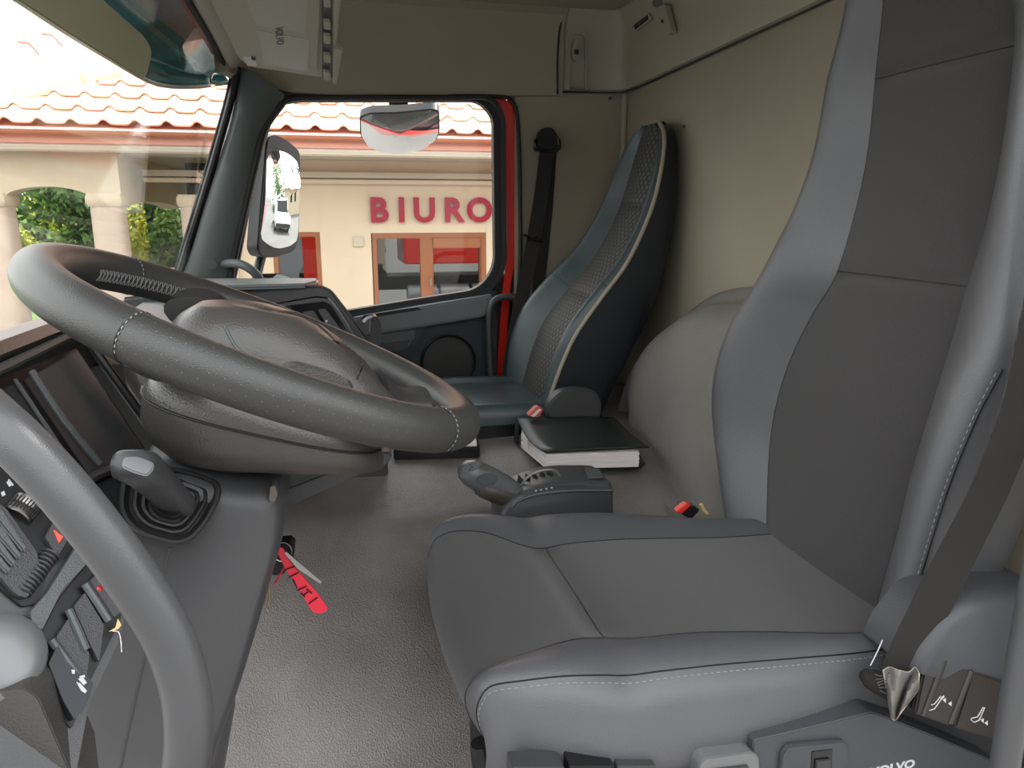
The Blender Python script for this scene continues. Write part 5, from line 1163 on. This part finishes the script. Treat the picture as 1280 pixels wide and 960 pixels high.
mb = MB(); mb.prism([V(xc2-.1, 12.6, 1.46), V(wl_, 12.6, 1.46), V(wl_, 12.6, 2.0), V(xc2-.1, 12.6, 2.0)], (0, .3, 0)); obj('porch_lintel', mb, M_WALL, bd)

# =================================================================== GARDEN
def leaf_mat(n, a, b): return mat(n, a, .7, var=0, col2=b, varscale=1.4)
ML = [leaf_mat('mid green leaves', (.20, .34, .06), (.06, .15, .03)), leaf_mat('yellow green leaves', (.62, .62, .08), (.28, .40, .05)), leaf_mat('dark conifer green', (.05, .13, .07), (.02, .06, .035)), leaf_mat('blue green hedge', (.14, .27, .15), (.05, .13, .07))]
def foliage(name, c, r, n, m, label, size=.12, trunk=True, group=None, lobes=9, seed=1):
    rg = random.Random(seed); t = thing(name, V(c[0], c[1], GZ), label, 'tree' if 'hedge' not in name else 'hedge', group)
    mb = MB(); L = []
    for k in range(lobes):
        a = rg.uniform(0, 6.28); zz = rg.uniform(-.75, .8); q = math.sqrt(1-zz*zz)*.55; L.append((V(c[0]+r[0]*q*math.cos(a), c[1]+r[1]*q*math.sin(a), c[2]+r[2]*zz*.8), rg.uniform(.35, .55)))
    for k in range(int(n*2.6)):
        l, s = rg.choice(L); d = V(rg.gauss(0, 1), rg.gauss(0, 1), rg.gauss(0, 1)); d /= np.linalg.norm(d); p = l+d*np.array(r)*s*rg.uniform(.75, 1.05)
        if p[2] < GZ+.12: p[2] = GZ+.12
        u = V(rg.gauss(0, 1), rg.gauss(0, 1), rg.gauss(0, 1)); u /= np.linalg.norm(u); w = np.cross(u, d+.3*u); w /= np.linalg.norm(w)+1e-6; s2 = size*.55*rg.uniform(.6, 1.3)
        mb.add([p-u*s2, p+w*s2*.5, p+u*s2, p-w*s2*.5], [(0, 1, 2, 3)])
    obj('foliage', mb, m, t, kind='stuff')
    if trunk:
        mb = MB(); mb.tube([V(c[0], c[1], GZ+.012), V(c[0]+.05, c[1], (GZ+c[2])/2), V(c[0], c[1], c[2])], [.14, .10, .05], n=8); obj('trunk', mb, mat('bark', (.16, .11, .07), .9) if 'bark' not in MATS else MATS['bark'], t)
    return t
def gp(px, py, Y): return PY(px, py, Y)
foliage('broadleaf_tree', gp(60, 300, 14.6), (1.8, 1.0, 1.5), 2600, ML[0], 'bushy mid green tree seen between the two porch columns', .16, seed=2)
foliage('broadleaf_tree', gp(104, 300, 17.2), (1.0, .7, 2.0), 1500, ML[1], 'yellow-green tree just left of the middle porch column', .15, seed=3)
foliage('columnar_shrub', gp(166, 330, 14), (.32, .32, 1.3), 900, ML[1], 'bright yellow-green narrow shrub right of the middle porch column', .10, seed=4)
foliage('columnar_shrub', gp(220, 325, 14.5), (.42, .4, 1.1), 900, ML[0], 'green narrow shrub near the windscreen pillar', .10, seed=5)
foliage('conifer', gp(205, 285, 19), (2.6, 1.2, 1.6), 2400, ML[2], 'dark green conifer in the distance right of the middle column', .20, seed=6)
foliage('clipped_hedge', gp(195, 330, 16.3), (1.15, .6, .85), 2400, ML[3], 'rounded blue-green clipped hedge between the columns', .09, trunk=False, seed=7)
foliage('low_shrub', gp(25, 325, 13), (.35, .35, .5), 500, ML[1], 'small yellow shrub beside the left porch column', .08, trunk=False, seed=8)
foliage('conifer', gp(40, 270, 24), (3.0, 1.5, 3.2), 2000, ML[2], 'tall dark conifer behind the left porch opening', .26, seed=9)
foliage('conifer', gp(-75, 270, 20), (2.4, 1.3, 3.0), 1500, ML[2], 'dark conifer far left beyond the porch', .26, seed=19)
mb = MB(); mb.box((-14, 24, GZ+.005), (22, 22, .01)); o = obj('lawn', mb, mat('lawn green', (.16, .30, .06), .9, ('noise', 60, 1.0), col2=(.10, .20, .04), varscale=3)); tag(o, 'green lawn beyond the porch', 'lawn')
pt = thing('flower_pot', gp(212, 340, 12.8)*V(1, 1, 0)+V(0, 0, GZ), 'terracotta flower pot standing by the far porch column', 'flower pot')
c_ = V(pt['_o'][0], pt['_o'][1], 0); zz = gp(212, 345, 12.8)[2]
mb = MB(); mb.lathe(c_+V(0, 0, zz-.3), (0, 0, 1), [(.10, 0), (.16, .3), (.19, .38), (.17, .42)], 20); obj('pot', mb, M_TILE, pt)
mb = MB(); mb.lathe(c_+V(0, 0, GZ), (0, 0, 1), [(.2, 0), (.16, .1), (.12, zz-.3-GZ)], 16); obj('plinth', mb, M_PINKCOL, pt)

# =================================================================== exterior sun visor of the cab
vz = thing('exterior_sun_visor', V(-.5, 1.7, 1.9), 'smoked teal acrylic sun visor outside the top of the windscreen', 'sun visor')
pts = [((288, 103), 2.80), ((262, 107), 2.72), ((232, 109), 2.58), ((205, 107), 2.45), ((180, 99), 2.3), ((130, 69), 2.0), ((84, 41), 1.75), ((24, 1), 1.5), ((-40, -40), 1.3)]
lo_ = [PX(x, y, -.72)*0+PY(x, y, Y) for (x, y), Y in pts]
# bottom edge keeps outside the glass; upper edge fixed to the roof front
rows = []
for p in crs(np.array(lo_), 5):
    up2 = V(-.30, p[1], 2.02); r = []
    for f in np.linspace(0, 1, 6): q = p*(1-f)+up2*f; q[0] -= .05*math.sin(math.pi*f); r.append(q)
    rows.append(r)
mb = MB(); mb.grid(rows); obj('visor_panel', mb, M_TEALGLASS, vz, solid=.004)
mb = MB(); mb.tube(list(crs(np.array(lo_), 5)), .006, n=8); obj('visor_edge', mb, mat('pale acrylic edge', (.45, .42, .34), .3), vz)
# interior sun blind, beige, flipped against the glass
bl_ = thing('driver_sun_blind', PY(150, 40, 1.2), 'beige sun blind hanging inside the top of the windscreen', 'sun blind')
q = rnd([V(-40, -42), V(20, -2), V(84, 40), V(178, 99), V(184, 94), V(191, 66), V(184, 48), V(164, 30), V(130, 0), V(90, -42)], [0, 0, 0, 3, 6, 14, 14, 14, 10, 0])
BPn = Plane(PY(140, 40, 1.5), (.92, -.15, -.20))
mb = MB(); mb.prism([BPn.at(p[0], p[1]) for p in q], BPn.n*-.006); obj('blind_panel', mb, mat('olive beige film', (.34, .34, .22), .5), bl_, bevel=.002)

# =================================================================== vehicles behind, seen only in the mirrors and reflections
M_VAN = mat('white van paint', (.8, .8, .8), .3)
def van(x, y, rz, label, L=4.8, H=2.0, Wd=1.9, m=None):
    t = thing('van', V(x, y, GZ), label, 'van', 'vans parked behind the truck'); t.rotation_euler.z = rz
    t['_o'] = [0, 0, 0]; m = m or M_VAN
    prof = [(-L/2, .35), (-L/2, H-.1), (-L/2+.1, H), (L/2-1.5, H), (L/2-.9, 1.15), (L/2-.1, .95), (L/2, .75), (L/2, .35)]
    mb = MB(); mb.prism([V(a, -Wd/2, b) for a, b in prof], (0, Wd, 0)); obj('body', mb, m, t, bevel=.06, seg=3)
    mb = MB(); mb.prism([V(L/2-1.42, -Wd/2+.12, H-.12), V(L/2-.93, -Wd/2+.12, 1.2), V(L/2-.93, Wd/2-.12, 1.2), V(L/2-1.42, Wd/2-.12, H-.12)], (.03, 0, .01)); obj('windscreen', mb, M_GLOSS, t)
    for sx_ in (-L/2+.9, L/2-.9):
        for sy in (-Wd/2+.1, Wd/2-.1): mb = MB(); mb.lathe((sx_, sy-.1, .34), (0, 1, 0), [(.20, 0), (.34, .02), (.34, .2), (.20, .22)], 24); obj('wheel', mb, M_BLACK, t)
    mb = MB(); mb.box((L/2+.01, 0, .5), (.08, Wd-.1, .25)); obj('bumper', mb, M_DARK, t, bevel=.03)
    return t
van(13.5, 5.2, math.pi, 'nearer white van parked in the yard behind the truck, seen in the side mirror')
van(24.0, 5.4, math.pi, 'farther white van parked behind the first one, seen in the side mirror')
hs_ = thing('neighbour_house', V(27, 12.5, GZ), 'cream house with a red hipped roof, seen in the side mirror', 'house')
mb = MB(); mb.box((27, 12.5, GZ+1.4), (7, 7, 2.8)); obj('wall', mb, M_WALL, hs_)
mb = MB(); mb.loft([[V(27+a*4.2, 12.5+b*4.2, GZ+2.8) for a, b in [(-1, -1), (1, -1), (1, 1), (-1, 1)]], [V(27+a*.3, 12.5+b*.3, GZ+5.0) for a, b in [(-1, -1), (1, -1), (1, 1), (-1, 1)]]]); obj('roof', mb, M_TILE, hs_)
for y in (10, 11.5, 13, 14.5): mb = MB(); mb.box((23.46, y, GZ+1.6), (.06, .6, 1.2)); obj('window', mb, M_GLOSS, hs_)
for k, (x, y, s) in enumerate([(40, 8, 4.5), (42, 18, 5), (44, -1, 4.5), (40, 29, 5), (46, -12, 5)]):
    foliage('background_tree', V(x, y, GZ+s*.9), (s*.8, s*.8, s), 900, ML[2 if k % 2 else 0], ['round', 'broad', 'low', 'leafy', 'dark'][k]+' green tree at the far end of the yard', .45, seed=30+k, group='trees at the far end of the yard')
cb = thing('truck_load_body', V(3.2, 1.9, GZ), 'red truck body on a black chassis with silver tanks, behind the cab', 'truck body')
mb = MB(); mb.box((4.6, 1.95, .95), (6.0, 1.8, 1.5)); obj('red_body', mb, M_RED, cb, bevel=.03)
mb = MB(); mb.box((3.0, 1.85, -.25), (7.5, 1.2, .3)); obj('chassis', mb, M_BLACK, cb)
for x in (2.0, 2.75, 3.5): mb = MB(); mb.tube([V(x-.33, 2.65, -.55), V(x+.33, 2.65, -.55)], .28, n=24); obj('tank', mb, M_SILVER, cb)
for x in (-.2, 5.6):
    mb = MB(); mb.lathe((x, 2.55, GZ+.5), (0, 1, 0), [(.25, 0), (.48, .02), (.5, .15), (.48, .28), (.25, .30)], 32); obj('wheel', mb, M_BLACK, cb)
# unseen pale grey hall, added behind the camera to shape the door light
hl = thing('added_light_hall', V(0, -12, GZ), 'unseen pale grey hall added across the yard to shape light entering the cab', 'building')
mb = MB(); mb.box((0, -12, GZ+2.6), (44, 5, 5.2)); obj('wall', mb, mat('pale hall wall', (.42, .41, .39), .8), hl)
mb = MB(); mb.prism([V(-22.4, -14.8, GZ+5.2), V(-22.4, -9.2, GZ+5.2), V(-22.4, -12, GZ+6.4)], (44.8, 0, 0)); obj('roof', mb, mat('hall roof grey', (.16, .15, .15), .7), hl)
for k in range(5): mb = MB(); mb.box((-16+k*8, -9.47, GZ+2.0), (4, .08, 4)); obj('added_hall_door', mb, mat('hall door grey %d' % k, (.22, .23, .24), .6) if k == 0 else MATS['hall door grey 0'], hl)
